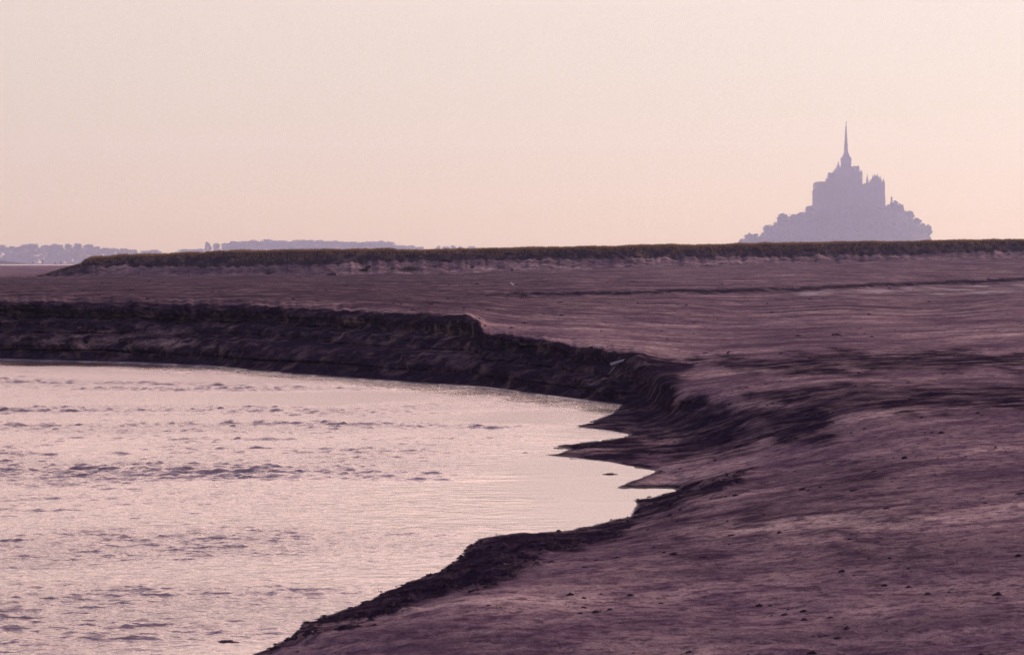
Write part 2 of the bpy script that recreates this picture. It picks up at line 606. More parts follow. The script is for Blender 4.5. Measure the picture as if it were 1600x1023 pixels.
def blur(G, n, axis):
    k = np.hanning(2 * n + 3)[1:-1]
    k /= k.sum()
    P = np.pad(G, [(n, n) if a == axis else (0, 0) for a in (0, 1)], mode='edge')
    out = np.zeros_like(G)
    for i, wgt in enumerate(k):
        out += wgt * (P[i:i + G.shape[0]] if axis == 0 else P[:, i:i + G.shape[1]])
    return out


# iron out the open flats, where only broad undulation belongs
_gt = np.where(GX < 1000, np.interp(GX, TOPA[:, 0], TOPA[:, 1]), np.interp(GX, [1000, 1090, 1300, 2500], [553, 575, 612, 612]))
_lip = np.interp(GX, [q[0] for q in LIP], [q[1] for q in LIP])
_fm = 1 - sstep(-26, -10, GY - _gt)
_fm *= 1 - np.exp(-((GY - _lip - 3) / 9.0) ** 2) * sstep(620, 700, GX)
_nm = sstep(1180, 1300, GX) * sstep(690, 730, GY) + sstep(900, 930, GY - 0.0) * sstep(880, 1000, GX)
_fm = np.clip(np.maximum(_fm, _nm), 0, 1) * sstep(-200, -150, GX) * (1 - sstep(1750, 1800, GX)) * sstep(424, 432, GY)
WG = WG + (blur(blur(WG, 18, 1), 5, 0) - WG) * _fm


def bilin(G, xs, ys, qx, qy):
    ix = np.clip(np.searchsorted(xs, qx) - 1, 0, len(xs) - 2)
    iy = np.clip(np.searchsorted(ys, qy) - 1, 0, len(ys) - 2)
    fx = (qx - xs[ix]) / (xs[ix + 1] - xs[ix])
    fy = (qy - ys[iy]) / (ys[iy + 1] - ys[iy])
    return (G[iy, ix] * (1 - fx) + G[iy, ix + 1] * fx) * (1 - fy) + (G[iy + 1, ix] * (1 - fx) + G[iy + 1, ix + 1] * fx) * fy


def poly_sd(poly, qx, qy, ax=AX):
    """signed distance to an outline, positive inside"""
    p = np.array(poly, dtype=np.float32)
    sh = qx.shape
    x, y = qx.ravel().astype(np.float32), qy.ravel().astype(np.float32)
    d = np.full(x.shape, 1e9, np.float32)
    ins = np.zeros(x.shape, bool)
    for a, b in zip(p, np.roll(p, -1, 0)):
        ex, ey = (b[0] - a[0]) * ax, b[1] - a[1]
        dx, dy = (x - a[0]) * ax, y - a[1]
        t = np.clip((dx * ex + dy * ey) / max(ex * ex + ey * ey, 1e-9), 0, 1)
        d = np.minimum(d, (dx - ex * t) ** 2 + (dy - ey * t) ** 2)
        c = (a[1] > y) != (b[1] > y)
        if a[1] != b[1]:
            ins ^= c & (x < (b[0] - a[0]) * (y - a[1]) / (b[1] - a[1]) + a[0])
    d = np.sqrt(d)
    return np.where(ins, d, -d).reshape(sh).astype(np.float64)


_yt = np.interp(PX, TOPA[:, 0], TOPA[:, 1])
_m = sstep(-14, -2, PY - _yt) * (1 - sstep(40, 70, PY - _yt)) * (1 - sstep(985, 1040, PX))
_rag = fbm(PX * 0.022, PX * 0 + 2.2, 3, 25) * 2.2 + fbm(PX * 0.09, PX * 0 + 4.1, 3, 26) * 1.6
PYW = PY + _m * _rag
W = bilin(WG, cxs, cys, PX, PYW)
sdg = poly_sd(WPOLY, GX, GY)
SD = bilin(sdg, cxs, cys, PX, PY)            # >0 over the water
# the far bank's own frame
yt = np.interp(PX, TOPA[:, 0], TOPA[:, 1])
ys_ = np.interp(PX, shf[:, 0], shf[:, 1])
T = np.clip((PYW - yt) / (ys_ - yt), -1, 2)
bankm = sstep(-0.02, 0.03, T) * (1 - sstep(0.97, 1.06, T)) * (1 - sstep(960, 1010, PX))
W = np.minimum.accumulate(W[::-1], axis=0)[::-1] if W[0, 0] < W[-1, 0] else W
W = np.maximum(W, 1 / 1200.0)
D0 = 1 / W
X0 = (PX - 800) / F * D0
Z0 = HC - (PY - YH) / F * D0
# relief on the bank face: blocks, ledges, slumps and runnels
n_b = fbm(X0 * 0.5, Z0 * 1.6, 4, 21)
n_r = fbm(X0 * 1.6 + Z0 * 1.5, Z0 * 0.7, 4, 22)
strata = fbm(X0 * 0.12 + 3, Z0 * 5.0, 3, 23)
lw = 0.05 * fbm(X0 * 0.10, X0 * 0 + 1.0, 3, 28)
ledges = np.zeros_like(T)
for lt_, la_ in ((0.30, 0.8), (0.50, 1.0), (0.79, 0.7)):
    e_ = T - lt_ - lw - 0.03 * np.sin(X0 * 0.11 + lt_ * 20)
    ledges -= la_ * np.exp(-((e_ - 0.012) / 0.014) ** 2) * (0.4 + 0.9 * sstep(-0.3, 0.4, fbm(X0 * 0.12 + 30 * lt_, X0 * 0, 3, 29)))
D1 = D0 - bankm * (0.30 * n_b + 0.38 * n_r + 0.16 * strata + 0.55 * ledges) * sstep(0.0, 0.12, T) * (1 - 0.6 * sstep(0.8, 1.0, T))
X = (PX - 800) / F * D1
Y = D1
Z = HC - (PY - YH) / F * D1
land = sstep(0.0, 22.0, -SD)
# wet ground, with the shade of the backlit bank put into the colour
wet_shade = bankm * (1.12 - 0.14 * sstep(0.25, 0.6, T) + 0.30 * fbm(X0 * 0.2 + Z0 * 0.9, Z0 * 1.1, 4, 31))


def zone(poly, soft, amp, nx=0.5, ny=0.5, rag=6.0, seed=40):
    s = bilin(poly_sd(poly, GX, GY), cxs, cys, PX, PY)
    s = s + rag * fbm(X0 * nx, D0 * ny, 4, seed)
    return amp * sstep(-soft, soft, s)


near_edge = zone([(395, 1023), (452, 990), (472, 968), (565, 940), (610, 915), (690, 885), (718, 870), (725, 848), (800, 828), (960, 808), (990, 780),
                  (1059, 762), (1172, 733), (1160, 750), (1060, 790), (1000, 820), (960, 842), (900, 858), (838, 862), (856, 880), (809, 900), (716, 925), (614, 961), (545, 977), (476, 990)], 7, 0.96, 1.4, 0.7, 8)
gully = zone([(1040, 602), (1060, 626), (1130, 628), (1200, 642), (1290, 640), (1310, 664), (1290, 688), (1200, 696), (1060, 716), (960, 722), (860, 712),
              (850, 700), (890, 664), (960, 634), (985, 556), (1045, 560), (1080, 573), (1046, 596)], 9, 0.97, 0.8, 0.22, 9)
gully = gully * (0.78 + 0.22 * sstep(-0.35, 0.15, fbm(X0 * 0.9, D0 * 0.16, 4, 56)) )
bend = zone([(940, 546), (1000, 552), (1050, 560), (1082, 573), (1046, 600), (1064, 632), (985, 640), (930, 600)], 6, 1.0, 0.9, 0.3, 5, 57)
gully = np.maximum(gully, bend)
shelf_w = zone([(1090, 560), (1330, 551), (1650, 548), (1650, 577), (1300, 583), (1130, 580)], 7, 0.8, 0.9, 0.2, 11, 47)
shelf_w2 = zone([(1150, 612), (1350, 606), (1650, 598), (1650, 640), (1250, 642)], 8, 0.76, 0.9, 0.2, 11, 48)
damp_n = zone([(1060, 770), (1200, 740), (1420, 730), (1400, 860), (1100, 870), (950, 880)], 30, 0.30, 0.8, 0.5, 30, 49)
wet_shade = np.maximum(wet_shade, np.maximum(np.maximum(near_edge, gully), np.maximum(np.maximum(shelf_w, shelf_w2), damp_n)))
edge = (1 - sstep(2.0, 9.0, -SD)) * (SD < 2)
wet_shade = np.maximum(wet_shade, 0.85 * edge)
lipx = np.interp(PX, [q[0] for q in LIP], [q[1] for q in LIP])
lipm = sstep(640, 800, PX) * np.exp(-((PY - lipx - 3.0 - 2.0 * fbm(PX * 0.01, PX * 0, 3, 58)) / 4.2) ** 2)
wet_shade = np.maximum(wet_shade, 1.0 * lipm)  # unlit face of the low shelf: its shade painted dark
# left patch: sunlight put into the colour; then smooth band of drier sand
lit_sand = (1 - sstep(60, 150, PX)) * sstep(417, 420, PY) * (1 - sstep(429, 436, PY))
wet_shade = wet_shade * (1 - lit_sand)
band = np.exp(-((PY - np.interp(PX, [700, 1100, 1600], [520, 512, 492])) / 12.0) ** 2) * sstep(740, 900, PX)
wet_shade = wet_shade * (1 - 0.7 * band * (1 - bankm))
wet_shade = np.maximum(wet_shade, 0.64 * (1 - lit_sand) * (1 - band) * sstep(85, 125, D0) * (1 - bankm) * (0.35 + 0.65 * (1 - sstep(600, 1150, PX))))
pool = zone([(1180, 452), (1300, 452), (1450, 447), (1650, 440), (1650, 456), (1450, 459), (1250, 461)], 3, 1.0, 0.9, 0.15, 5, 51)
pool = pool * sstep(-0.05, 0.35, fbm(X0 * 0.6, D0 * 0.08, 4, 52)) * (1 - 0.9 * lipm)
pool = np.maximum(pool, 0.5 * (1 - sstep(0.5, 3.0, -SD)) * (SD < 1))
film = (1 - sstep(0.4, 1.6 + 1.4 * bankm, -SD)) * (SD < 1) * (0.25 + 0.75 * sstep(-0.2, 0.3, fbm(X0 * 0.5, D0 * 0.3, 3, 53)))
# relief of the flats
step_d = np.gradient(D0, axis=0) * -1
slope = np.abs(np.gradient(Z0, axis=0)) / np.maximum(np.abs(np.gradient(D0, axis=0)), 1e-4)
steep = np.clip(slope / 0.22, 0, 1) ** 2
flat = land * (1 - bankm) * (1 - 0.9 * steep)
Df = 0.35 * steep * land * (1 - bankm) * fbm(X0 * 1.6, Z0 * 4.0, 4, 27)
X, Y, Z = X * (1 - Df / D0), Y - Df, HC - (HC - Z) * (1 - Df / D0)


def fit(wl):         # fade ripples that the mesh is too coarse to carry
    return np.clip(1.5 - 7.0 * np.abs(step_d) / wl, 0, 1)


rel = 0.05 * fbm(X * 0.18, Y * 0.10, 3, 61)
rel += 0.022 * fit(1.4) * fbm(X * 0.9, Y * 0.7, 2, 62)
rel += 0.034 * fit(0.5) * fbm(X * 2.0, Y * 2.4, 2, 63)
rel += 0.028 * fit(0.2) * fbm(X * 6.0, Y * 6.0, 2, 64)
rough = np.clip(near_edge + gully + 0.8 * (shelf_w + shelf_w2) + damp_n, 0, 1.3)
rel += rough * 0.11 * np.abs(fbm(X * 1.4, Y * 0.9, 4, 65)) * fit(1.0)
rel += near_edge * 0.10 * np.maximum(0, fbm(X * 4, Y * 2.5, 3, 66))
far_fade = 1 / (1 + (D0 / 48) ** 2.2)
Z = Z + rel * flat * far_fade
# keep the waterline where it belongs
ragn = 1.3 * fbm(X0 * 1.6, D0 * 0.9, 3, 71) + 1.0 * fbm(X0 * 5, D0 * 2.5, 3, 72)
sdr = SD + ragn * (1 - bankm)
lo = ZW + 0.005 * np.clip(-sdr, 0, 12)
Z = np.where(sdr < 0, np.maximum(Z, lo), np.minimum(Z, ZW - 0.012 * np.clip(sdr, 0, 30)))
verts = np.stack([X, Y, Z], -1).reshape(-1, 3)
me = np_mesh('mud_flat', verts, grid_faces(*PX.shape)[:, ::-1], M_MUD, smooth=True)
for nm, arr in (('wet_shade', wet_shade), ('pool', pool), ('film', film)):
    a = me.attributes.new(nm, 'FLOAT', 'POINT')
    a.data.foreach_set('value', np.clip(arr, 0, 1).astype(np.float32).ravel())
tag(link_mesh('mud_flat', me), 'purple-brown tidal mud flat cut by the channel bank', kind='structure')
FX, FY, FZ, FPX, FPY = X, Y, Z, PX, PY


def ground_at(px, py):
    """the place on the flat seen in that direction"""
    j = int(np.argmin(np.abs(pxs - px)))
    i = int(np.argmin(np.abs(FPY[:, j] - py)))
    return Vector((FX[i, j], FY[i, j], FZ[i, j]))


# bed and the far flat out to the horizon
bed = MB().poly([(-4000, -650, -2.3), (4000, -650, -2.3), (4000, 4050, -2.3), (-4000, 4050, -2.3)], [(0, 1, 2, 3)])
tag(bed.build('estuary_bed', M_CLOD), kind='structure')
gx = np.linspace(-3950, 3950, 60)
gy = np.concatenate([np.array([185, 212, 250, 330, 500, 800, 1000, 1300, 1700]), np.linspace(2200, 4000, 20)])
QX, QY = np.meshgrid(gx, gy)
QZ = np.where(QY < 205, -0.25, -0.02) + 0.0 * QX
me = np_mesh('sand_flat', np.stack([QX, QY, QZ], -1).reshape(-1, 3), grid_faces(*QX.shape), M_SAND)
tag(link_mesh('sand_flat', me), 'far sand flat reaching the horizon', kind='structure')

# channel water with its low wind ripples
wx = np.concatenate([np.arange(-75, -24, 0.5), np.arange(-24, 14, 0.085)])
wy = [20.0]
while wy[-1] < 128:
    wy.append(wy[-1] + max(0.06, 0.0016 * wy[-1]))
WX, WY = np.meshgrid(wx, np.array(wy))
breeze = sstep(-0.35, 0.35, fbm(WX * 0.08, WY * 0.05, 3, 81) + 0.8 * sstep(6.0, -8.0, WX - 0.03 * (WY - 40)) - 0.35)
calm = 1 - 0.9 * np.exp(-((WY - 108) / 8) ** 2) - 0.75 * sstep(-4.5, 1.0, WX) * sstep(62, 50, WY)
rowp = fbm(WX * 0.07, WY * 0.25, 3, 84)
fx = WX * 2.6 + 0.6 * fbm(WX * 0.5, WY * 0.5, 2, 87)
crest = np.maximum(0, fbm(fx, WY * 3.2, 3, 83, 0.55) + 0.6 * rowp - 0.05)
crest2 = np.maximum(0, fbm(WX * 0.8, WY * 2.0, 3, 86, 0.5) + 1.0 * rowp - 0.50)
lane = 0.6 + 0.65 * sstep(-0.28, 0.35, fbm(WX * 0.05 + 7, WY * 0.14, 4, 89, 0.6))
near_w = 0.72 + 0.36 * sstep(32, 62, WY)
crest, crest2 = crest * lane * near_w, crest2 * lane * near_w
wz = 0.006 * fbm(WX * 1.1, WY * 1.2, 3, 82) + 0.036 * crest + 0.052 * crest2
lee = np.interp(WX / WY * F + 800, shf[:, 0], shf[:, 1])
lee = F * (HC - ZW) / (lee - YH) - WY                     # distance off the far bank
lee = (1 - sstep(3.0, 7.0, lee + 2.5 * fbm(WX * 0.25, WY * 0.2, 3, 88))) * (WX / WY * F + 800 < 985)
wz = ZW + wz * (1 - 0.8 * lee) * np.clip((0.06 + 1.0 * breeze) * calm, 0.05, 2)
me = np_mesh('channel_water', np.stack([WX, WY, wz], -1).reshape(-1, 3), grid_faces(*WX.shape), M_WATER, smooth=True)
a = me.attributes.new('breeze', 'FLOAT', 'POINT')
a.data.foreach_set('value', (0.06 + 1.6 * lane * np.clip(breeze * calm, 0, 1)).astype(np.float32).ravel())
a = me.attributes.new('chop', 'FLOAT', 'POINT')
a.data.foreach_set('value', ((0.17 + 0.11 * sstep(40, 95, WY)) * (1 - 0.72 * lee)).astype(np.float32).ravel())
tag(link_mesh('channel_water', me), 'rippled channel water mirroring the pink sky', kind='structure')
# a bright sheet of water out on the far flat
fw = MB()
fw.poly([(-420, 985, 0.0), (-190, 1000, 0.0), (-152, 1010, 0.0), (-190, 1250, 0.0), (-225, 1480, 0.0), (-700, 1480, 0.0)], [(0, 1, 2, 3, 4, 5)])
fo = fw.build('distant_water', M_WATER)
a = fo.data.attributes.new('chop', 'FLOAT', 'POINT')
a.data.foreach_set('value', np.full(6, 0.34, np.float32))
tag(fo, 'thin bright strip of distant water', kind='structure')

# ------------------------------------------------------------------ salt marsh bank
# direction, base row, foot of scarp row, crest row, distance of the base
MB_T = np.array([
    (40, 433.5, 433.0, 432.5, 300), (62, 434, 431, 430, 299), (80, 434.5, 426, 424, 298), (105, 435, 420, 416, 297), (126, 435.5, 417.5, 411, 296),
    (132, 435.5, 416.5, 405, 296), (146, 436, 416, 402, 296), (250, 436, 417, 398, 295), (350, 436.5, 417, 393, 294), (420, 436, 416, 392.5, 294), (500, 436, 414, 391.5, 295), (560, 434.5, 411, 389.5, 296),
    (640, 433, 408, 391, 298), (700, 431, 407, 390.5, 299), (800, 428, 406, 389, 302), (900, 425, 405, 386, 305), (1000, 422, 404, 384, 308), (1150, 418, 402, 382, 314), (1300, 413.5, 400, 379, 320),
    (1450, 410, 397, 377, 326), (1600, 406, 392, 375, 332), (1900, 399, 384, 368, 345), (2500, 388, 372, 356, 370)])
mpx = np.concatenate([np.arange(40, 1800, 2.5), np.arange(1800, 2501, 10.0)])
b_y, s_y, c_y, b_d = (np.interp(mpx, MB_T[:, 0], MB_T[:, k]) for k in (1, 2, 3, 4))
ones = np.ones_like(mpx)
c_y = c_y + (1.3 * fbm(mpx * 0.013, mpx * 0 + 8, 4, 97, 0.6)) * sstep(150, 220, mpx)


def lift(py, D):
    return HC - (py - YH) / F * D


rowsM = []
ncols = len(mpx)
jag = 3.2 * fbm(mpx * 0.045, mpx * 0 + 3, 5, 91, 0.7)
hgt = np.clip((b_y - c_y) / 20, 0.05, 1)
for k, t in enumerate(np.linspace(0, 1, 16)):           # sand slope
    D = b_d - 3 + 8.5 * t * hgt
    py = b_y + 1.2 * (1 - t) * (k == 0) + (s_y - b_y) * t ** 1.15 + jag * t
    X_ = (mpx - 800) / F * D
    D = D + 0.28 * fbm(X_ * 0.7 + t * 5, ones * t * 6, 4, 92) * math.sin(math.pi * min(t, .95)) * hgt
    rowsM.append((D, lift(py, D), 0.5 * (1 - sstep(110, 200, mpx)) * (t > 0.25) + ones * 0.22 + 0.5 * sstep(0.1, 0.6, fbm(X_ * 0.4 + 4 * t, ones * t * 4, 4, 93)) * t))
Dk = b_d + 5.5 * hgt
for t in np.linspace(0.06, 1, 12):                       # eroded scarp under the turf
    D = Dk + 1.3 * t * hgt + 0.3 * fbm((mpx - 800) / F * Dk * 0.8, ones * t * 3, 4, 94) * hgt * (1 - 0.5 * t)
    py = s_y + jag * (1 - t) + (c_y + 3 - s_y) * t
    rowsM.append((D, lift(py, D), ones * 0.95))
for back, dz in ((1.2, 0.12), (3, 0.15), (8, 0.05), (25, -0.1), (80, -0.3), (300, -0.9), (420, -3.4)):
    D = Dk + (1.3 + back) * hgt + (0 if back < 20 else back * (1 - hgt))
    zc = lift(c_y + 3, Dk + 1.3)
    rowsM.append((D, zc + dz + (0.1 * fbm((mpx - 800) / F * D * 0.5, ones * back, 3, 95) if back < 30 else 0), ones * 0.9))
MD = np.array([r[0] for r in rowsM])
MZ = np.array([r[1] for r in rowsM])
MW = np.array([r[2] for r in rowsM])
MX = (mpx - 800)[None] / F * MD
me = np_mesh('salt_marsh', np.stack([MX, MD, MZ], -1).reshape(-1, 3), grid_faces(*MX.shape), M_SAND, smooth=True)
a = me.attributes.new('wet_shade', 'FLOAT', 'POINT')
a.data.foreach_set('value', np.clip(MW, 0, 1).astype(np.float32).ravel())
a = me.attributes.new('pool', 'FLOAT', 'POINT')
a.data.foreach_set('value', np.zeros(MW.size, np.float32))
tag(link_mesh('salt_marsh', me), 'long low salt marsh bank with sandy slope', kind='structure')


def blades(base, length, lean, width, rng, droop=0.0):
    n = len(base)
    az = rng.random(n) * 2 * np.pi
    el = lean * rng.standard_normal(n)
    tip = base + np.stack([np.sin(el) * np.cos(az) * length, np.sin(el) * np.sin(az) * length - droop * length, np.cos(el) * length * (1 - droop)], -1)
    mid = (base + tip) / 2 + np.stack([0 * length, 0 * length, 0.12 * length], -1)
    wv = np.stack([np.cos(az + 1.3), np.sin(az + 1.3), 0 * az], -1) * width[:, None]
    v = np.stack([base - wv, base + wv, mid + wv * 0.7, mid - wv * 0.7, tip], 1).reshape(-1, 3)
    o = np.arange(n)[:, None] * 5
    q = np.concatenate([o + np.array([[0, 1, 2]]), o + np.array([[0, 2, 3]]), o + np.array([[3, 2, 4]])], 0)
    return v, q


# turf on the crest and hanging over the scarp
n = 70000
gp = rng.uniform(66, 1900, n)
gk = rng.random(n)
hD = np.interp(gp, mpx, Dk)
hc, hs = np.interp(gp, mpx, c_y), np.interp(gp, mpx, s_y)
hj = np.interp(gp, mpx, jag)
hh = np.interp(gp, mpx, hgt)
clump = fbm(gp * 0.035, gp * 0 + 1.5, 4, 96)
over = gk < 0.10
tt = np.where(over, rng.random(n) ** 0.8, 1.0)           # 1 = lip, 0 = foot of the scarp
tt = np.where(over, np.where(clump < 0.0, 0.65 + 0.35 * tt, 0.3 + 0.7 * tt), tt)
D = np.where(over, hD + 1.3 * tt * hh - 0.25, hD + 1.3 + rng.random(n) * 3.0)
pyy = np.where(over, hs + hj * (1 - tt) + (hc + 3 - hs) * tt, hc + 3)
z = HC - (pyy - YH) / F * np.where(over, D, hD + 1.3) + np.where(over, 0, 0.08)
base = np.stack([(gp - 800) / F * D, D, z], -1)
ln = rng.uniform(0.12, 0.38, n) * (0.35 + 0.65 * sstep(120, 150, gp)) * (1 + 0.25 * clump)
v1, f1 = blades(base, ln, 0.4, rng.uniform(0.012, 0.03, n), rng)
me = np_mesh('marsh_grass', v1, f1, M_GRASS)
tag(link_mesh('marsh_grass', me), 'brown-green grass fringing the top of the marsh bank', 'grass', kind='stuff')

# tufts that have slid down the sandy face
def marsh_point(px, py):
    j = int(np.argmin(np.abs(mpx - px)))
    pr = YH - (MZ[:28, j] - HC) * F / MD[:28, j]
    i = int(np.argmin(np.abs(pr - py)))
    return Vector((MX[i, j], MD[i, j], MZ[i, j]))


TUFTS = [(292, 434, 0.75, 'dark grass tuft at the foot of the marsh slope, near its left end'),
         (420, 428, 0.6, 'dark grass clump halfway down the marsh slope, third from the left'),
         (341, 436, 0.35, 'tiny tuft at the slope foot, second from the left end'),
         (517, 431, 0.85, 'rounded dark tuft low on the marsh slope below the long tree row'),
         (567, 424, 0.9, 'leaning tuft on the slope just right of the rounded dark tuft'),
         (575, 418, 0.5, 'small tuft right above the leaning tuft on the marsh slope'),
         (612, 421, 0.4, 'small tuft between the leaning tuft and the widest slope tuft'),
         (640, 421, 1.5, 'widest slumped grass clump on the middle of the marsh slope'),
         (692, 408, 0.8, 'grass clump just under the turf right of the widest clump'),
         (737, 418, 0.35, 'small lone tuft on the pale slope right of centre'),
         (800, 424, 0.25, 'tiny tuft on the slope straight above the standing gull')]
for px, py, wd, lab in TUFTS:
    p = marsh_point(px, py)
    n = int(350 * wd)
    bx = rng.standard_normal((n, 3)) * np.array([wd * 0.24, wd * 0.2, 0.0])
    bx[:, 2] = rng.uniform(-0.08, 0.05, n) + 0.1 * bx[:, 0]
    v, f = blades(bx, rng.uniform(0.12, 0.4, n) * (0.6 + 0.4 * wd), 0.6, rng.uniform(0.02, 0.05, n), rng)
    o = link_mesh('grass_tuft', np_mesh('grass_tuft', v, f, M_TURF))
    o.location = p
    tag(o, lab, 'grass tuft', 'tufts on the marsh slope')

# ------------------------------------------------------------------ clods, driftwood, gull
def lump(seed, n=10, m=7, sq=0.55):
    r = np.random.default_rng(seed)
    v, f = [], []
    for i in range(m):
        ph = math.pi * (i / (m - 1)) * 0.62
        for k in range(n):
            th = 2 * math.pi * k / n
            rr = 1 + 0.28 * r.standard_normal() * (0.3 if i in (0,) else 1)
            v.append((math.sin(ph) * math.cos(th) * rr, math.sin(ph) * math.sin(th) * rr, sq * (math.cos(ph) - 0.15) * (1 + 0.2 * r.standard_normal())))
    for i in range(m - 1):
        for k in range(n):
            f.append((i * n + k, (i + 1) * n + k, (i + 1) * n + (k + 1) % n, i * n + (k + 1) % n))
    return np.array(v), np.array(f)


LUMPS = [lump(s) for s in range(6)]
LUMP_ME = [np_mesh('mud_clod', v, f, M_CLOD, smooth=True) for v, f in LUMPS]
CLODS = [(230, 467, 9, 'largest dark clod close to the lip of the upper bank at left'),
         (119, 463, 6, 'small clod near the bank lip at far left, left of the largest'),
         (83, 464, 8, 'flat clod beside the bank lip, nearest to the left edge'),
         (155, 461, 6, 'clod set back behind the bank lip between two others at left'),
         (376, 469, 6, 'clod right of the largest clod near the upper bank lip'),
         (495, 471, 8, 'pair-sized dark clod above the bank lip below the tree row'),
         (672, 476, 9, 'dark clod just behind the corner end of the upper bank'),
         (725, 481, 7, 'dark clod closest to the stepped corner of the upper bank'),
         (763, 485, 8, 'dark clod on the sand right behind the stepped corner'),
         (876, 493, 9, 'dark clod on open sand right of the stepped bank corner'),
         (820, 505, 9, 'flat clod on the sand above the lower bank'),
         (874, 473, 10, 'broad dark clod just below the low sand shelf'),
         (1307, 524, 13, 'isolated dark clump alone on smooth sand below the island'),
         (1247, 525, 11, 'flat faint clump left of the isolated one below the island'),
         (1084, 504, 7, 'dark clod on the sand above the bend of the lower bank'),
         (1357, 491, 7, 'small clod far out on the sand below the right island slope'),
         (745, 444, 8, 'clod on the far strip of sand near the marsh, left of the gull'),
         (645, 484, 6, 'small clod behind the lip left of the stepped corner'),
         (1337, 768, 18, 'low rough lump on the near mud at right'),
         (1597, 771, 16, 'dust speck modelled as a dark lump at the right edge of the near mud')]  # right-edge lump is added for a speck of film dust
for i, (px, py, wpx, lab) in enumerate(CLODS):
    p = ground_at(px, py)
    s = wpx * p.y / F * 0.5
    o = link_mesh('mud_clod', LUMP_ME[i % 6])
    o.location = p
    o.scale = (s, s * 1.1, s * (0.75 if py < 700 else 0.4))
    o.rotation_euler = (0, 0, i * 1.7)
    tag(o, lab, 'mud clod', 'clods scattered on the flat')
for px, py, wpx, lab in [(355, 1003, 36, 'dark lump of mud breaking the calm water near the bottom'),
                         (821, 707, 8, 'speck of mud standing in the water off the tongue tips'),
                         (954, 741, 22, 'low bar of mud awash in the notch below the mud tongues')]:
    D = F * (HC - ZW) / (py - YH)
    o = link_mesh('mud_clod', LUMP_ME[1])
    s = wpx * D / F * 0.5
    o.location = ((px - 800) / F * D, D, ZW - 0.02 * s)
    o.scale = (s, s * 1.0, s * 0.42)
    tag(o, lab, 'mud clod', 'lumps standing in the water')

# crumbs of mud: on the flats and thick along the broken water edge
vs, fs, nb = [], [], 0
cv, cf = lump(77, 6, 4)
crumbs = []
ny, nx = PX.shape
pick = rng.integers(0, ny * nx, 90000)
wr, nr = wet_shade.ravel(), near_edge.ravel()
rr_ = np.clip(gully, 0, 1).ravel()
sdv, bm = sdr.ravel(), bankm.ravel()
cl_ = fbm(X0 * 0.55, D0 * 0.4, 3, 59).ravel()
fpx, fpy = PX.ravel(), PY.ravel()
for q in pick:
    if sdv[q] > -0.2 or fpx[q] < -50 or fpx[q] > 1700 or fpy[q] > 1060:
        continue
    D = verts[q, 1]
    if nr[q] < 0.3 and cl_[q] < 0.18:
        continue
    if D > 230:
        continue
    u = rng.random()
    if nr[q] > 0.3 and sdv[q] > -5:
        s = rng.uniform(0.012, 0.05) if u < 0.6 else 0
    elif nr[q] > 0.4:
        s = rng.uniform(0.012, 0.04) if u < 0.5 else 0
    elif rr_[q] > 0.4:
        s = rng.uniform(0.02, 0.07) if u < 0.10 else 0
    elif bm[q] > 0.5:
        s = rng.uniform(0.04, 0.20) * (0.5 + rng.random()) if u < 0.025 else 0
    else:
        s = (0.005 + 0.03 * rng.random() ** 3) * (1 + D / 70) if u < 0.07 else 0
    if s:
        crumbs.append((verts[q], s))
for p, s in crumbs:
    a = rng.random() * 6.28
    R = np.array([[math.cos(a), -math.sin(a), 0], [math.sin(a), math.cos(a), 0], [0, 0, 1]])
    vs.append((cv * np.array([s, s * rng.uniform(0.8, 1.8), s * rng.uniform(0.6, 1.4)])) @ R.T + p)
    fs.append(cf + nb)
    nb += len(cv)
me = np_mesh('mud_crumbs', np.concatenate(vs), np.concatenate(fs), M_CLOD, smooth=True)
tag(link_mesh('mud_crumbs', me), 'crumbs of dark mud along the broken water edge', 'mud', kind='stuff')

# bleached plank stuck in the bank
p = ground_at(966, 569)
pl = MB()
L = 0.33
pl.poly([(-L, -.05, -.03), (L, -.03, -.02), (L * 1.02, .04, -.02), (-L, .05, -.03), (-L * .97, -.04, .03), (L * .9, -.03, .025), (L * .93, .03, .025), (-L * .95, .045, .03)],
        [(3, 2, 1, 0), (4, 5, 6, 7), (0, 1, 5, 4), (1, 2, 6, 5), (2, 3, 7, 6), (3, 0, 4, 7)])
o = pl.build('driftwood_plank', M_WOOD)
o.location = p + Vector((0, -0.42, 0.09))
o.rotation_euler = (math.radians(35), math.radians(-17), 0.1)
o.scale = (0.8, 0.9, 0.6)
tag(o, 'pale bleached plank lying aslant on the dark lower bank', 'driftwood')
p2 = ground_at(955, 583)
o = MB().tube([(-.08, 0, -.10), (0, -.02, 0), (.09, -.02, .10)], [.008, .014, .006], 6).build('driftwood_stick', M_WOOD, smooth=True)
o.location = p2 + Vector((0, -0.35, 0.1))
tag(o, 'short faint stick just below the pale plank on the bank', 'driftwood')

# gull standing on the sand
gp_ = ground_at(803, 452)
g = empty('gull', gp_)
g.rotation_euler = (0, 0, math.radians(15))
tag(g, 'white gull with dark wings standing on the open sand', 'bird')
secs = [(-.24, .245, .012, .010), (-.17, .25, .035, .03), (-.08, .25, .062, .065), (.02, .26, .075, .085), (.10, .285, .065, .08), (.15, .33, .042, .05),
        (.175, .37, .035, .038), (.20, .40, .040, .040), (.235, .40, .036, .034), (.262, .392, .016, .016)]
gb = MB()
nn = 10
vv, ff = [], []
for x, z, ry, rz in secs:
    for k in range(nn):
        a = 2 * math.pi * k / nn
        vv.append((-x, ry * math.cos(a), z + rz * math.sin(a)))
for i in range(len(secs) - 1):
    for k in range(nn):
        ff.append((i * nn + k, (i + 1) * nn + k, (i + 1) * nn + (k + 1) % nn, i * nn + (k + 1) % nn))
ff += [tuple(range(nn)), tuple((len(secs) - 1) * nn + k for k in range(nn - 1, -1, -1))]
gb.poly(vv, ff)
gb.build('body', M_FEATHER, g, smooth=True)
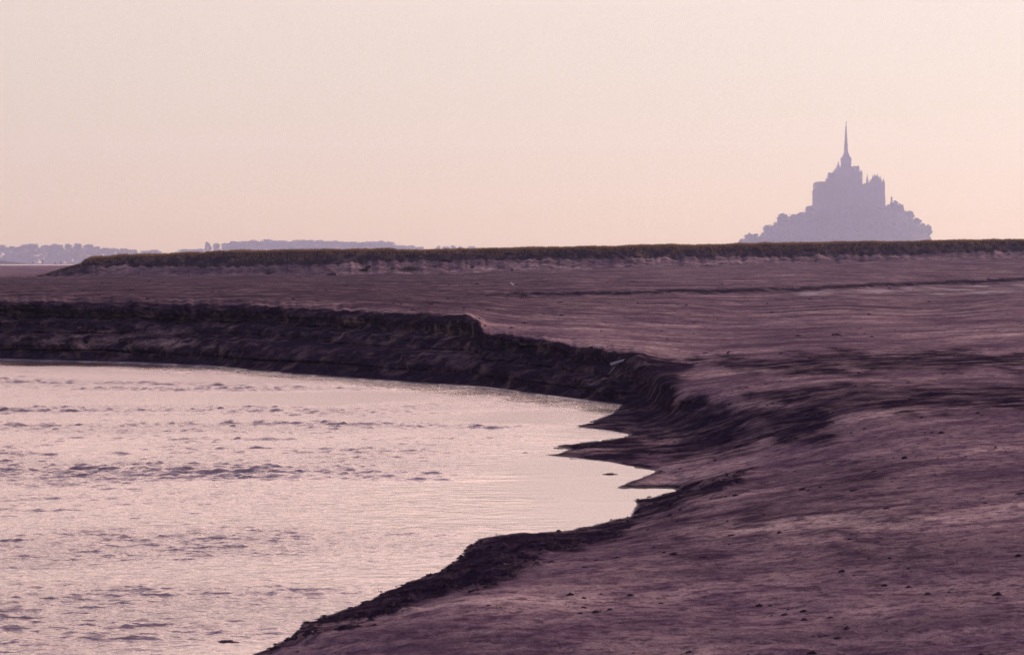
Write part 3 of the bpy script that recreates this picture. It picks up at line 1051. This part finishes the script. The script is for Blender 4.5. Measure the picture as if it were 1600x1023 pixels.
for s in (-1, 1):
    wg = MB()
    wv = [(-.09, s * .060, .30), (-.02, s * .080, .325), (.10, s * .075, .30), (.25, s * .03, .275), (.30, s * .01, .262), (.12, s * .07, .235), (-.04, s * .085, .235)]
    wg.poly(wv + [(x, y + s * .014, z) for x, y, z in wv], [tuple(range(7)), tuple(range(13, 6, -1))] + [(i, (i + 1) % 7, 7 + (i + 1) % 7, 7 + i) for i in range(7)])
    wg.build('wing', M_WING, g)
    MB().tube([(0, s * .03, .20), (.01, s * .03, .10), (0, s * .03, .005), (-.05, s * .03, .004)], [.009, .007, .007, .005], 5).build('leg', M_BEAK, g)
MB().tube([(-.26, 0, .393), (-.30, 0, .388), (-.325, 0, .375)], [.014, .010, .003], 6).build('beak', M_BEAK, g)

# drawing units to metres
for o in list(COL.objects):
    if o.type in ('MESH', 'EMPTY') and o.parent is None and o.name.split('.')[0] in (
            'mud_flat', 'channel_water', 'salt_marsh', 'marsh_grass', 'grass_tuft', 'mud_clod', 'mud_crumbs', 'driftwood_plank', 'driftwood_stick', 'gull'):
        o.location = Vector(o.location) * U
        o.scale = Vector(o.scale) * U

# ------------------------------------------------------------------ trees
def tree_meshes(seed, H, Wd, trunk_frac, kind):
    r = np.random.default_rng(seed)
    tm = MB()
    th = H * (trunk_frac + 0.35)
    tm.tube([(0, 0, -0.5), (0.1, 0, th * .4), (0, 0.2, th * .75), (0.2, 0, th)], [H * .022, H * .017, H * .011, H * .003], 7)
    for k in range(7):
        z0 = H * r.uniform(trunk_frac * .8, trunk_frac + .3)
        a = r.random() * 6.28
        l = Wd * r.uniform(.3, .5)
        tm.tube([(0, 0, z0), (l * .5 * math.cos(a), l * .5 * math.sin(a), z0 + l * .45), (l * math.cos(a), l * math.sin(a), z0 + l * 1.0)], [H * .008, H * .005, H * .002], 5)
    cen = []
    nb = {'round': 15, 'tall': 18, 'cone': 16}[kind]
    for k in range(nb):
        t = (k + r.random()) / nb
        if kind == 'cone':
            rad = Wd * .5 * (1.02 - t)
        elif kind == 'tall':
            rad = Wd * .5 * (math.sin(math.pi * (0.16 + 0.72 * t)) ** 0.5)
        else:
            rad = Wd * .5 * math.sqrt(max(0.06, 1 - (2 * t - 0.9) ** 2)) * r.uniform(.65, 1.3)
        a = k * 2.4 + r.random()
        cr = Wd * r.uniform(.16, .26) * (0.55 if kind == 'cone' and t > .6 else 1)
        d = max(0, rad - cr * .7) * r.uniform(.6, 1)
        z = H * trunk_frac + (H * (1 - trunk_frac) - cr * .8) * t + cr * .2
        cen.append((d * math.cos(a), d * math.sin(a), z, cr))
    P = []
    for cx, cy, czz, cr in cen:
        m = 85
        u = r.standard_normal((m, 3))
        u /= np.linalg.norm(u, axis=1)[:, None]
        P.append(np.array([cx, cy, czz]) + u * (cr * r.uniform(.3, 1.0, m) ** 0.6 * (1 + 0.35 * (r.random(m) > 0.85)))[:, None] * np.array([1, 1, .85]))
    P = np.concatenate(P)
    m = len(P)
    a1 = r.standard_normal((m, 3))
    a1 /= np.linalg.norm(a1, axis=1)[:, None]
    a2 = np.cross(a1, r.standard_normal((m, 3)))
    a2 /= np.linalg.norm(a2, axis=1)[:, None]
    sz = (Wd * r.uniform(.05, .11, m))[:, None]
    V = np.stack([P - a1 * sz, P + a2 * sz * .7, P + a1 * sz, P - a2 * sz * .7], 1).reshape(-1, 3)
    Fq = np.arange(m * 4).reshape(-1, 4)
    return tm.mesh('trunk', M_BARK, True), np_mesh('crown', V, Fq, M_LEAF)


TREE = {'round': [tree_meshes(100 + i, 10, 9.0, 0.14, 'round') for i in range(4)],
        'tall': [tree_meshes(200 + i, 10, 4.6, 0.0, 'tall') for i in range(5)],
        'cone': [tree_meshes(300 + i, 10, 5.0, 0.06, 'cone') for i in range(2)]}


def tree(kind, i, loc, H, Wm, label, group, rot=0.0, name='tree'):
    tm, cm = TREE[kind][i % len(TREE[kind])]
    e = empty(name, loc)
    nominal = {'round': 9.0, 'tall': 4.6, 'cone': 5.0}[kind]
    e.scale = (Wm / nominal, Wm / nominal, H / 10)
    e.rotation_euler = (0, 0, rot)
    link_mesh('trunk', tm, e)
    link_mesh('crown', cm, e)
    tag(e, label, 'tree', group)


ROW_A = [(-14, 383, 20), (3, 383, 15), (17, 385, 14), (28, 385, 13), (40, 382, 16), (51, 380, 17), (71, 383, 12), (83, 381, 14), (93, 382, 12), (107, 381, 10.5),
         (122, 380, 13), (139, 382, 14), (150, 385, 12), (163, 387, 17), (178, 388, 18), (194, 388, 16), (207, 390, 13)]
DT = 3850
for i, (px, py, wp) in enumerate(ROW_A):
    if px < 0:
        lab = 'tree cut by the left edge, at the start of the left-hand trees'
    else:
        lab = '%s whole tree%s in the hazy clump beyond the sand at far left' % (ORD[i - 1], '' if i == 1 else ' from left')
    dd = DT + 25 * ((i * 7) % 5)
    tree('tall', i, at(px, 412, dd), (412.5 - py) * dd / F, wp * 1.65 * dd / F, lab, 'hazy trees at far left', i * 1.3, 'poplar_tree')
ROW_P = [(325, 378, 12), (338, 379.5, 13)]
for i, (px, py, wp) in enumerate(ROW_P):
    tree('tall', i + 2, at(px, 412, DT), (412.5 - py) * DT / F, wp * 1.1 * DT / F, '%s of the two trees standing just left of the long tree row' % ('left' if i == 0 else 'right'), 'pair of hazy trees', i * 2.0, 'poplar_tree')
ROW_B = [(355, 380, 13), (367, 377, 15), (380, 376, 15), (393, 375, 14), (404, 376.5, 13), (417, 374, 15), (430, 376, 14), (443, 375, 14), (455, 377.5, 12), (468, 374, 15),
         (482, 375, 15), (497, 375, 16), (512, 376, 15), (526, 376, 15), (540, 377, 15), (553, 378, 13), (565, 378.5, 14), (578, 376.5, 16), (592, 376, 16), (606, 377, 14)]
for i, (px, py, wp) in enumerate(ROW_B):
    dd = DT + 20 * ((i * 3) % 4)
    lab = 'rightmost tree of the long hazy row above the grass' if i == len(ROW_B) - 1 else '%s tree%s in the long hazy row above the grass' % (ORD[i], '' if i == 0 else ' from left')
    tree('tall', i + 1, at(px, 412, dd), (412.5 - py) * dd / F, wp * 2.0 * dd / F, lab, 'long hazy row of trees', i * 0.9, 'poplar_tree')
ROW_C = [(228, 391.5, 15), (242, 390.5, 14), (287, 389.5, 14), (300, 389, 16), (312, 388.5, 12), (622, 382.5, 13), (633, 384, 10), (643, 383.5, 12), (656, 385, 10), (684, 384, 8), (697, 384.5, 8), (709, 383.5, 8), (720, 385, 8), (737, 384, 10)]
for i, (px, py, wp) in enumerate(ROW_C):
    dd = 4000
    lab = '%s of the faintest low treetops%s showing over the grass line' % (ORD[i], '' if i == 0 else ' from left')
    tree('tall', i, at(px, 412, dd), (412.5 - py) * dd / F, wp * 1.8 * dd / F, lab, 'faintest low trees', i * 1.1, 'distant_tree')

# far spit with its posts
sp = at(0, 412.3, 2680)
sm = MB()
N_ = 40
xs_ = np.linspace(-80, 100, N_)
vv, ff = [], []
for i, px in enumerate(xs_):
    h = 3.0 * (1 - sstep(-5, 60, np.array(px))) + 0.35 + 0.3 * math.sin(px * 0.9)
    h = max(0.08, float(h)) * (1 - float(sstep(85, 100, np.array(px))))
    x = (px - 800) / F * 1505
    h *= 0.56
    vv += [(x, 1495, -0.1), (x, 1503, h), (x, 1512, h * .9), (x, 1522, -0.1)]
for i in range(N_ - 1):
    for k in range(3):
        ff.append((i * 4 + k, (i + 1) * 4 + k, (i + 1) * 4 + k + 1, i * 4 + k + 1))
sm.poly(vv, ff)
tag(sm.build('distant_spit', M_ROCK, smooth=True), 'low hazy spit of land tapering out at far left', kind='structure')
for i, (px, h, lab) in enumerate([(66, 3.6, 'tallest post standing on the thin far spit'), (52, 1.9, 'short post on the far spit left of the tallest post'),
                                  (86, 1.7, 'short post right of the tallest post on the far spit'), (95, 2.2, 'last post at the tip of the far spit')]):
    e = MB()
    h *= 0.56
    e.tube([(0, 0, -.3), (0, 0, h * .6), (.03, 0, h)], [.30, .27, .22], 7)
    e.box(-.55, .55, -.14, .14, h * .62, h * .74)
    o = e.build('wooden_post', M_POST)
    o.location = ((px - 800) / F * 1503, 1503, 0.15)
    tag(o, lab, 'post', 'posts on the far spit')

# ------------------------------------------------------------------ the island and its abbey
DI = 3300.0
K = DI / F
IX = (1322 - 800) * K


def ux(px):
    return (px - 1322) * K


def uz(py):
    return HC * U + (YH - py) * K


LP = [(1322, 313), (1290, 316), (1273, 322), (1266, 326), (1251, 337), (1232, 344), (1210, 353), (1195, 362), (1184, 373), (1160, 380), (1146, 400), (1140, 415)]
RP = [(1322, 313), (1370, 321), (1380, 326), (1400, 327), (1412, 333), (1424, 342), (1436, 352), (1446, 361), (1453, 372), (1459, 392), (1463, 415)]
RL, RR, RDp = -ux(1140), ux(1463), 86.0
lr = np.array([(-ux(a) / RL, uz(b)) for a, b in LP])
rr2 = np.array([(ux(a) / RR, uz(b)) for a, b in RP])


def rock_h(x, y):
    th = np.arctan2(y, x)
    c, s = np.cos(th), np.sin(th)
    Rx = np.where(c < 0, RL, RR)
    R = 1 / np.sqrt((c / Rx) ** 2 + (s / RDp) ** 2)
    rho = np.hypot(x, y) / R
    hl = np.interp(rho, lr[:, 0], lr[:, 1])
    hr = np.interp(rho, rr2[:, 0], rr2[:, 1])
    return hl + (hr - hl) * sstep(-0.6, 0.6, c), rho


nr_, na_ = 60, 160
rho_, th_ = np.meshgrid(np.linspace(0, 1.0, nr_), np.linspace(0, 2 * np.pi, na_))
c_, s_ = np.cos(th_), np.sin(th_)
R_ = 1 / np.sqrt((c_ / np.where(c_ < 0, RL, RR)) ** 2 + (s_ / RDp) ** 2)
rx, ry = rho_ * R_ * c_, rho_ * R_ * s_
rz, _ = rock_h(rx, ry)
rz = rz + 1.6 * fbm(rx * 0.09, ry * 0.09 + 5, 4, 111) * np.clip((1 - rho_) * 6, 0, 1) - 1.0
me = np_mesh('rocky_island', np.stack([rx, ry, rz], -1).reshape(-1, 3), grid_faces(*rx.shape)[:, ::-1], M_ROCK)
o = link_mesh('rocky_island', me)
o.location = (IX, DI, 0)
tag(o, 'steep rocky island rising out of the haze', kind='structure')

# scrub and woodland mantling the slopes
n = 15000
qx = rng.uniform(-RL * .99, RR * .99, n)
qy = rng.uniform(-RDp, RDp * .6, n)
qh, qr = rock_h(qx, qy)
ok = (qr < 0.985) & ~((qx > ux(1272)) & (qx < ux(1382)) & (qy > -26) & (qy < 26))
qx, qy, qh = qx[ok], qy[ok], qh[ok]
cl = np.maximum(0, fbm(qx * 0.13, qy * 0.13, 3, 112))
P = np.stack([qx, qy, qh - 0.8 + rng.random(len(qx)) * (1.4 + 6.5 * cl)], -1)
m = len(P)
a1 = rng.standard_normal((m, 3))
a1 /= np.linalg.norm(a1, axis=1)[:, None]
a2 = np.cross(a1, rng.standard_normal((m, 3)))
a2 /= np.linalg.norm(a2, axis=1)[:, None]
sz = rng.uniform(.7, 1.3, m)[:, None]
V = np.stack([P - a1 * sz, P + a2 * sz * .8, P + a1 * sz, P - a2 * sz * .8], 1).reshape(-1, 3)
o = link_mesh('island_scrub', np_mesh('island_scrub', V, np.arange(m * 4).reshape(-1, 4), M_LEAF))
o.location = (IX, DI, 0)
tag(o, 'scrub and woodland mantling the slopes of the island', 'woodland', kind='stuff')

ITREES = [(1158, 373, 9, 'round', 'lowest small tree at the left foot of the island'),
          (1171, 365, 14, 'round', 'bushy tree on the left foot of the island, left of the notch'),
          (1179.5, 365.5, 9, 'round', 'narrow tree beside the bushy one at the left foot of the island'),
          (1199, 352, 14, 'round', 'tree filling the curve low on the left island slope'),
          (1210, 347, 8, 'cone', 'small pointed tree left of the big round island tree'),
          (1222, 334, 17, 'round', 'big round tree standing out on the left island slope'),
          (1240, 335, 14, 'round', 'tree right of the big round one on the left island slope'),
          (1252, 332, 13, 'round', 'middle tree of the three under the left abbey wall'),
          (1265, 322, 12, 'round', 'tree against the foot of the left abbey wall'),
          (1392.5, 308, 7, 'cone', 'tall pointed tree right of the abbey, highest on that slope'),
          (1398, 313.5, 9, 'round', 'tree beside the tall pointed one right of the abbey'),
          (1387, 320, 7, 'round', 'low tree in the gap just right of the abbey wall'),
          (1410, 320, 7, 'cone', 'slim pointed tree right of the tallest one on the right slope'),
          (1405, 319, 9, 'round', 'round tree left of the slim pointed tree on the right slope'),
          (1420, 330, 13, 'round', 'tree halfway down the right island slope'),
          (1432, 341, 12, 'round', 'tree below the halfway tree on the right island slope'),
          (1441, 349, 9, 'round', 'second lowest tree on the right island slope'),
          (1448.5, 351.5, 10, 'round', 'lowest round tree at the right end of the island')]
for i, (px, py, wp, kd, lab) in enumerate(ITREES):
    x, y = ux(px), -3.0 - (i % 3) * 2
    hgt_, _ = rock_h(np.array(x), np.array(y))
    top = uz(py)
    H = max(6.5, top - float(hgt_) + 3.0)
    tree(kd, i, (IX + x, DI + y, top - H), H, wp * K * 1.3, lab, 'trees on the island outline', i * 1.1)

ab = empty('abbey', (IX, DI, 0))
tag(ab, 'hilltop abbey with a needle spire crowning the island', 'abbey')


def P_(name, mb, mat=M_GRANITE, parent=ab, smooth=False):
    return mb.build(name, mat, parent, smooth)


# retaining walls and terraces
P_('west_wall', MB().box(ux(1273), ux(1291), -20, 20, uz(345), uz(286.5), 0.25))
P_('parapet', MB().box(ux(1274.5), ux(1290), -19, 19, uz(286.5), uz(284.6)))
for k in range(5):
    y = -16 + 8 * k
    P_('buttress', MB().box(ux(1271.6), ux(1273.3), y - .9, y + .9, uz(345), uz(297 + (k % 2) * 4), 0.1))
P_('terrace_wall', MB().box(ux(1290.5), ux(1352), -23, 22, uz(340), uz(289)))
for k in range(9):
    px = 1294 + k * 6.6
    P_('buttress', MB().box(ux(px), ux(px + 1.9), -25.2, -22.9, uz(340), uz(294 + (k % 3)), 0.12))
# nave with its stepped west end
P_('nave', MB().box(ux(1291), ux(1315), -9, 9, uz(292), uz(279)))
P_('nave_roof', MB().gable(ux(1294.2), ux(1315), -9.6, 9.6, uz(279), uz(270), 'x'), M_SLATE)
P_('west_gable', MB().poly([(ux(1293), -9.5, uz(282)), (ux(1294.8), -9.5, uz(282)), (ux(1294.8), 9.5, uz(282)), (ux(1293), 9.5, uz(282)), (ux(1294), -1, uz(269.6)), (ux(1295.4), -1, uz(269.6)), (ux(1295.4), 1, uz(269.6)), (ux(1294), 1, uz(269.6))],
                           [(3, 2, 1, 0), (4, 5, 6, 7), (0, 1, 5, 4), (1, 2, 6, 5), (2, 3, 7, 6), (3, 0, 4, 7)]))
P_('aisle_roof', MB().poly([(ux(1289), -14, uz(287)), (ux(1316), -14, uz(287)), (ux(1316), -9, uz(281)), (ux(1292), -9, uz(281)), (ux(1289), -14, uz(290)), (ux(1316), -14, uz(290)), (ux(1316), -9, uz(290)), (ux(1289), -9, uz(290))],
                           [(0, 1, 2, 3), (7, 6, 5, 4), (0, 4, 5, 1), (1, 5, 6, 2), (2, 6, 7, 3), (3, 7, 4, 0)]), M_SLATE)
# transept
P_('transept', MB().box(ux(1303.5), ux(1316), -15, 15, uz(290), uz(268.5)))
P_('transept_roof', MB().gable(ux(1302.8), ux(1316), -15.4, 15.4, uz(268.5), uz(260.5), 'y'), M_SLATE)


def pinnacle(px, y, py0, py1, wpx, name='pinnacle', mat=M_GRANITE):
    r = wpx * K * .62
    z0, z1 = uz(py0), uz(py1)
    h = z1 - z0
    return P_(name, MB().lathe(ux(px), y, [(r, z0), (r, z0 + h * .35), (r * 1.2, z0 + h * .37), (r * .8, z0 + h * .45), (r * .28, z0 + h * .8), (r * .08, z1)], 8, .39), mat)


pinnacle(1307.5, -15, 266, 252.5, 4.2, 'stair_turret')
pinnacle(1303.2, -12, 274, 264.5, 2.2)
pinnacle(1312, -14, 266, 257.5, 2.4)
# crossing tower
P_('tower', MB().box(ux(1314.4), ux(1329.4), -5, 5, uz(292), uz(250.5)))
P_('cornice', MB().box(ux(1313.8), ux(1330), -5.4, 5.4, uz(250.5), uz(248.8)))
tp = MB()
hw = 7.4 * K
tp.poly([(-hw + ux(1321.9), -hw, uz(248.8)), (hw + ux(1321.9), -hw, uz(248.8)), (hw + ux(1321.9), hw, uz(248.8)), (-hw + ux(1321.9), hw, uz(248.8)),
         (-4.3 * K + ux(1321.9), -4.3 * K, uz(242)), (4.3 * K + ux(1321.9), -4.3 * K, uz(242)), (4.3 * K + ux(1321.9), 4.3 * K, uz(242)), (-4.3 * K + ux(1321.9), 4.3 * K, uz(242)),
         (-2.5 * K + ux(1321.9), -2.5 * K, uz(236)), (2.5 * K + ux(1321.9), -2.5 * K, uz(236)), (2.5 * K + ux(1321.9), 2.5 * K, uz(236)), (-2.5 * K + ux(1321.9), 2.5 * K, uz(236))],
        [(0, 1, 5, 4), (1, 2, 6, 5), (2, 3, 7, 6), (3, 0, 4, 7), (4, 5, 9, 8), (5, 6, 10, 9), (6, 7, 11, 10), (7, 4, 8, 11), (8, 9, 10, 11), (3, 2, 1, 0)])
tr_ = P_('tower_roof', tp, M_SLATE)
P_('spire', MB().lathe(ux(1321.9), 0, [(3.3 * K, uz(236.5)), (3.0 * K, uz(230)), (3.4 * K, uz(228.5)), (2.7 * K, uz(226)), (1.85 * K, uz(212)), (1.15 * K, uz(200)), (.6 * K, uz(193))], 8, .39), M_SLATE)
st = MB()
st.lathe(ux(1322.1), 0, [(.25 * K, uz(193.2)), (.65 * K, uz(192)), (.5 * K, uz(190.4)), (.22 * K, uz(190)), (.3 * K, uz(189.5)), (.1 * K, uz(189))], 8)
st.box(ux(1322.1), ux(1323.2), -.12, .12, uz(190.9), uz(190.5))
P_('statue', st)
for dx in (-1, 1):
    for dy in (-1, 1):
        pinnacle(1321.9 + dx * 7.0, dy * 4.7, 251, 244.5 if dx < 0 else 245.5, 1.6)
for k in range(3):
    px = 1317 + k * 4.0
    P_('belfry_opening', MB().poly([(ux(px), -5.06, uz(266)), (ux(px + 1.9), -5.06, uz(266)), (ux(px + 1.9), -5.06, uz(256)), (ux(px + .95), -5.06, uz(254)), (ux(px), -5.06, uz(256)),
                                    (ux(px), -4.9, uz(266)), (ux(px + 1.9), -4.9, uz(266)), (ux(px + 1.9), -4.9, uz(256)), (ux(px + .95), -4.9, uz(254)), (ux(px), -4.9, uz(256))],
                                   [(0, 1, 2, 3, 4), (9, 8, 7, 6, 5), (0, 5, 6, 1), (1, 6, 7, 2), (2, 7, 8, 3), (3, 8, 9, 4), (4, 9, 5, 0)]), M_DARK)
# choir, ambulatory and flying buttresses
P_('choir', MB().lathe(ux(1335), 0, [(8.0 * K, uz(292)), (8.0 * K, uz(266.5))], 12).box(ux(1328), ux(1336), -5.3, 5.3, uz(292), uz(266.6)))
P_('choir_roof', MB().poly([(ux(1328), -5.8, uz(266.5)), (ux(1339.5), -5.8, uz(266.5)), (ux(1343.4), 0, uz(266.5)), (ux(1339.5), 5.8, uz(266.5)), (ux(1328), 5.8, uz(266.5)), (ux(1328), 0, uz(260)), (ux(1340.5), 0, uz(259.5))],
                           [(4, 3, 2, 1, 0), (0, 1, 6, 5), (1, 2, 6), (2, 3, 6), (3, 4, 5, 6), (4, 0, 5)]), M_SLATE)
P_('ambulatory', MB().lathe(ux(1335), 0, [(11.4 * K, uz(292)), (11.2 * K, uz(276)), (8.2 * K, uz(270))], 14))
for k in range(7):
    a = -math.pi / 2 + math.pi * k / 6
    cx_, cy_ = ux(1335) + 11.6 * K * math.cos(a), 11.6 * K * math.sin(a)
    fb = MB().lathe(cx_, cy_, [(.9, uz(292)), (.85, uz(271.5)), (1.1, uz(271)), (.5, uz(269)), (.06, uz(265.5))], 6)
    ix_, iy_ = ux(1335) + 7.6 * K * math.cos(a), 7.6 * K * math.sin(a)
    fb.tube([(cx_, cy_, uz(274)), ((cx_ + ix_) / 2, (cy_ + iy_) / 2, uz(270)), (ix_, iy_, uz(268))], [.4, .4, .4], 5)
    P_('flying_buttress', fb)
pinnacle(1333.2, -6, 267, 256.5, 2.2)
pinnacle(1341.2, -3, 267, 256.6, 2.4)
pinnacle(1338, 4, 268, 258.2, 2.0)
P_('choir_chapel', MB().lathe(ux(1340), -2, [(7.4 * K, uz(300)), (7.2 * K, uz(282)), (3, uz(277))], 10))
# eastern buildings
P_('east_wall', MB().box(ux(1351.5), ux(1379.6), -19, 19, uz(350), uz(286.5), 0.2))
P_('east_buttress', MB().poly([(ux(1379), -14, uz(350)), (ux(1382.5), -14, uz(350)), (ux(1382.5), 14, uz(350)), (ux(1379), 14, uz(350)), (ux(1379), -14, uz(288)), (ux(1379.7), -14, uz(288)), (ux(1379.7), 14, uz(288)), (ux(1379), 14, uz(288))],
                              [(3, 2, 1, 0), (4, 5, 6, 7), (0, 1, 5, 4), (1, 2, 6, 5), (2, 3, 7, 6), (3, 0, 4, 7)]))
for k in range(4):
    px = 1354 + k * 7.2
    P_('buttress', MB().box(ux(px), ux(px + 1.8), -20.8, -18.9, uz(345), uz(291), 0.1))
P_('east_roof', MB().gable(ux(1357), ux(1379.2), -15, 15, uz(286.5), uz(276.5), 'x', 5.5), M_SLATE)
P_('side_roof', MB().gable(ux(1362), ux(1372), -19, 6, uz(286.5), uz(275), 'y', 1.0), M_SLATE)
pinnacle(1353.7, -8, 288, 270.8, 3.0, 'slender_turret')
pinnacle(1361.5, -14, 284, 272.6, 2.4)
pinnacle(1368.2, -17, 282, 271.0, 2.2)
pinnacle(1374, -12, 286, 274.6, 2.4)
pinnacle(1378.0, -15, 288, 278.6, 2.6)
pinnacle(1364.2, -10, 282, 272.0, 2.4)
pinnacle(1371.2, -16, 284, 275.0, 2.0)
P_('chimney', MB().box(ux(1364.6), ux(1366.4), -6, -4.4, uz(282), uz(273.4)))
P_('chimney', MB().box(ux(1371), ux(1372.3), -9, -7.6, uz(284), uz(277)))
for r_, (py0, nwin, x0, dx_) in enumerate([(300, 4, 1356, 6.4), (312, 4, 1356, 6.4), (303, 8, 1296.5, 6.6), (315, 8, 1296.5, 6.6)]):
    for k in range(nwin):
        px = x0 + dx_ * k
        yf = -19.0 if r_ < 2 else -23.0
        P_('window', MB().box(ux(px), ux(px + 1.5), yf - .06, yf + .2, uz(py0), uz(py0 - 4.5)), M_DARK)

# ------------------------------------------------------------------ evening haze over the bay
hz = MB().box(-4100, 4100, -700, 4100, -3.4, 172)
ho = hz.build('haze', None)
hm = bpy.data.materials.new('haze')
hm.use_nodes = True
t = hm.node_tree
for nn_ in list(t.nodes):
    t.nodes.remove(nn_)
pv = t.nodes.new('ShaderNodeVolumePrincipled')
pv.inputs['Color'].default_value = (0.60, 0.66, 1.0, 1)
pv.inputs['Density'].default_value = 2.35e-4
pv.inputs['Anisotropy'].default_value = 0.70
pv.inputs['Absorption Color'].default_value = (1, 1, 1, 1)
om = t.nodes.new('ShaderNodeOutputMaterial')
t.links.new(pv.outputs[0], om.inputs['Volume'])
hm.cycles.volume_sampling = 'DISTANCE'
ho.data.materials.append(hm)
tag(ho, 'pale evening haze over the whole bay', kind='stuff')
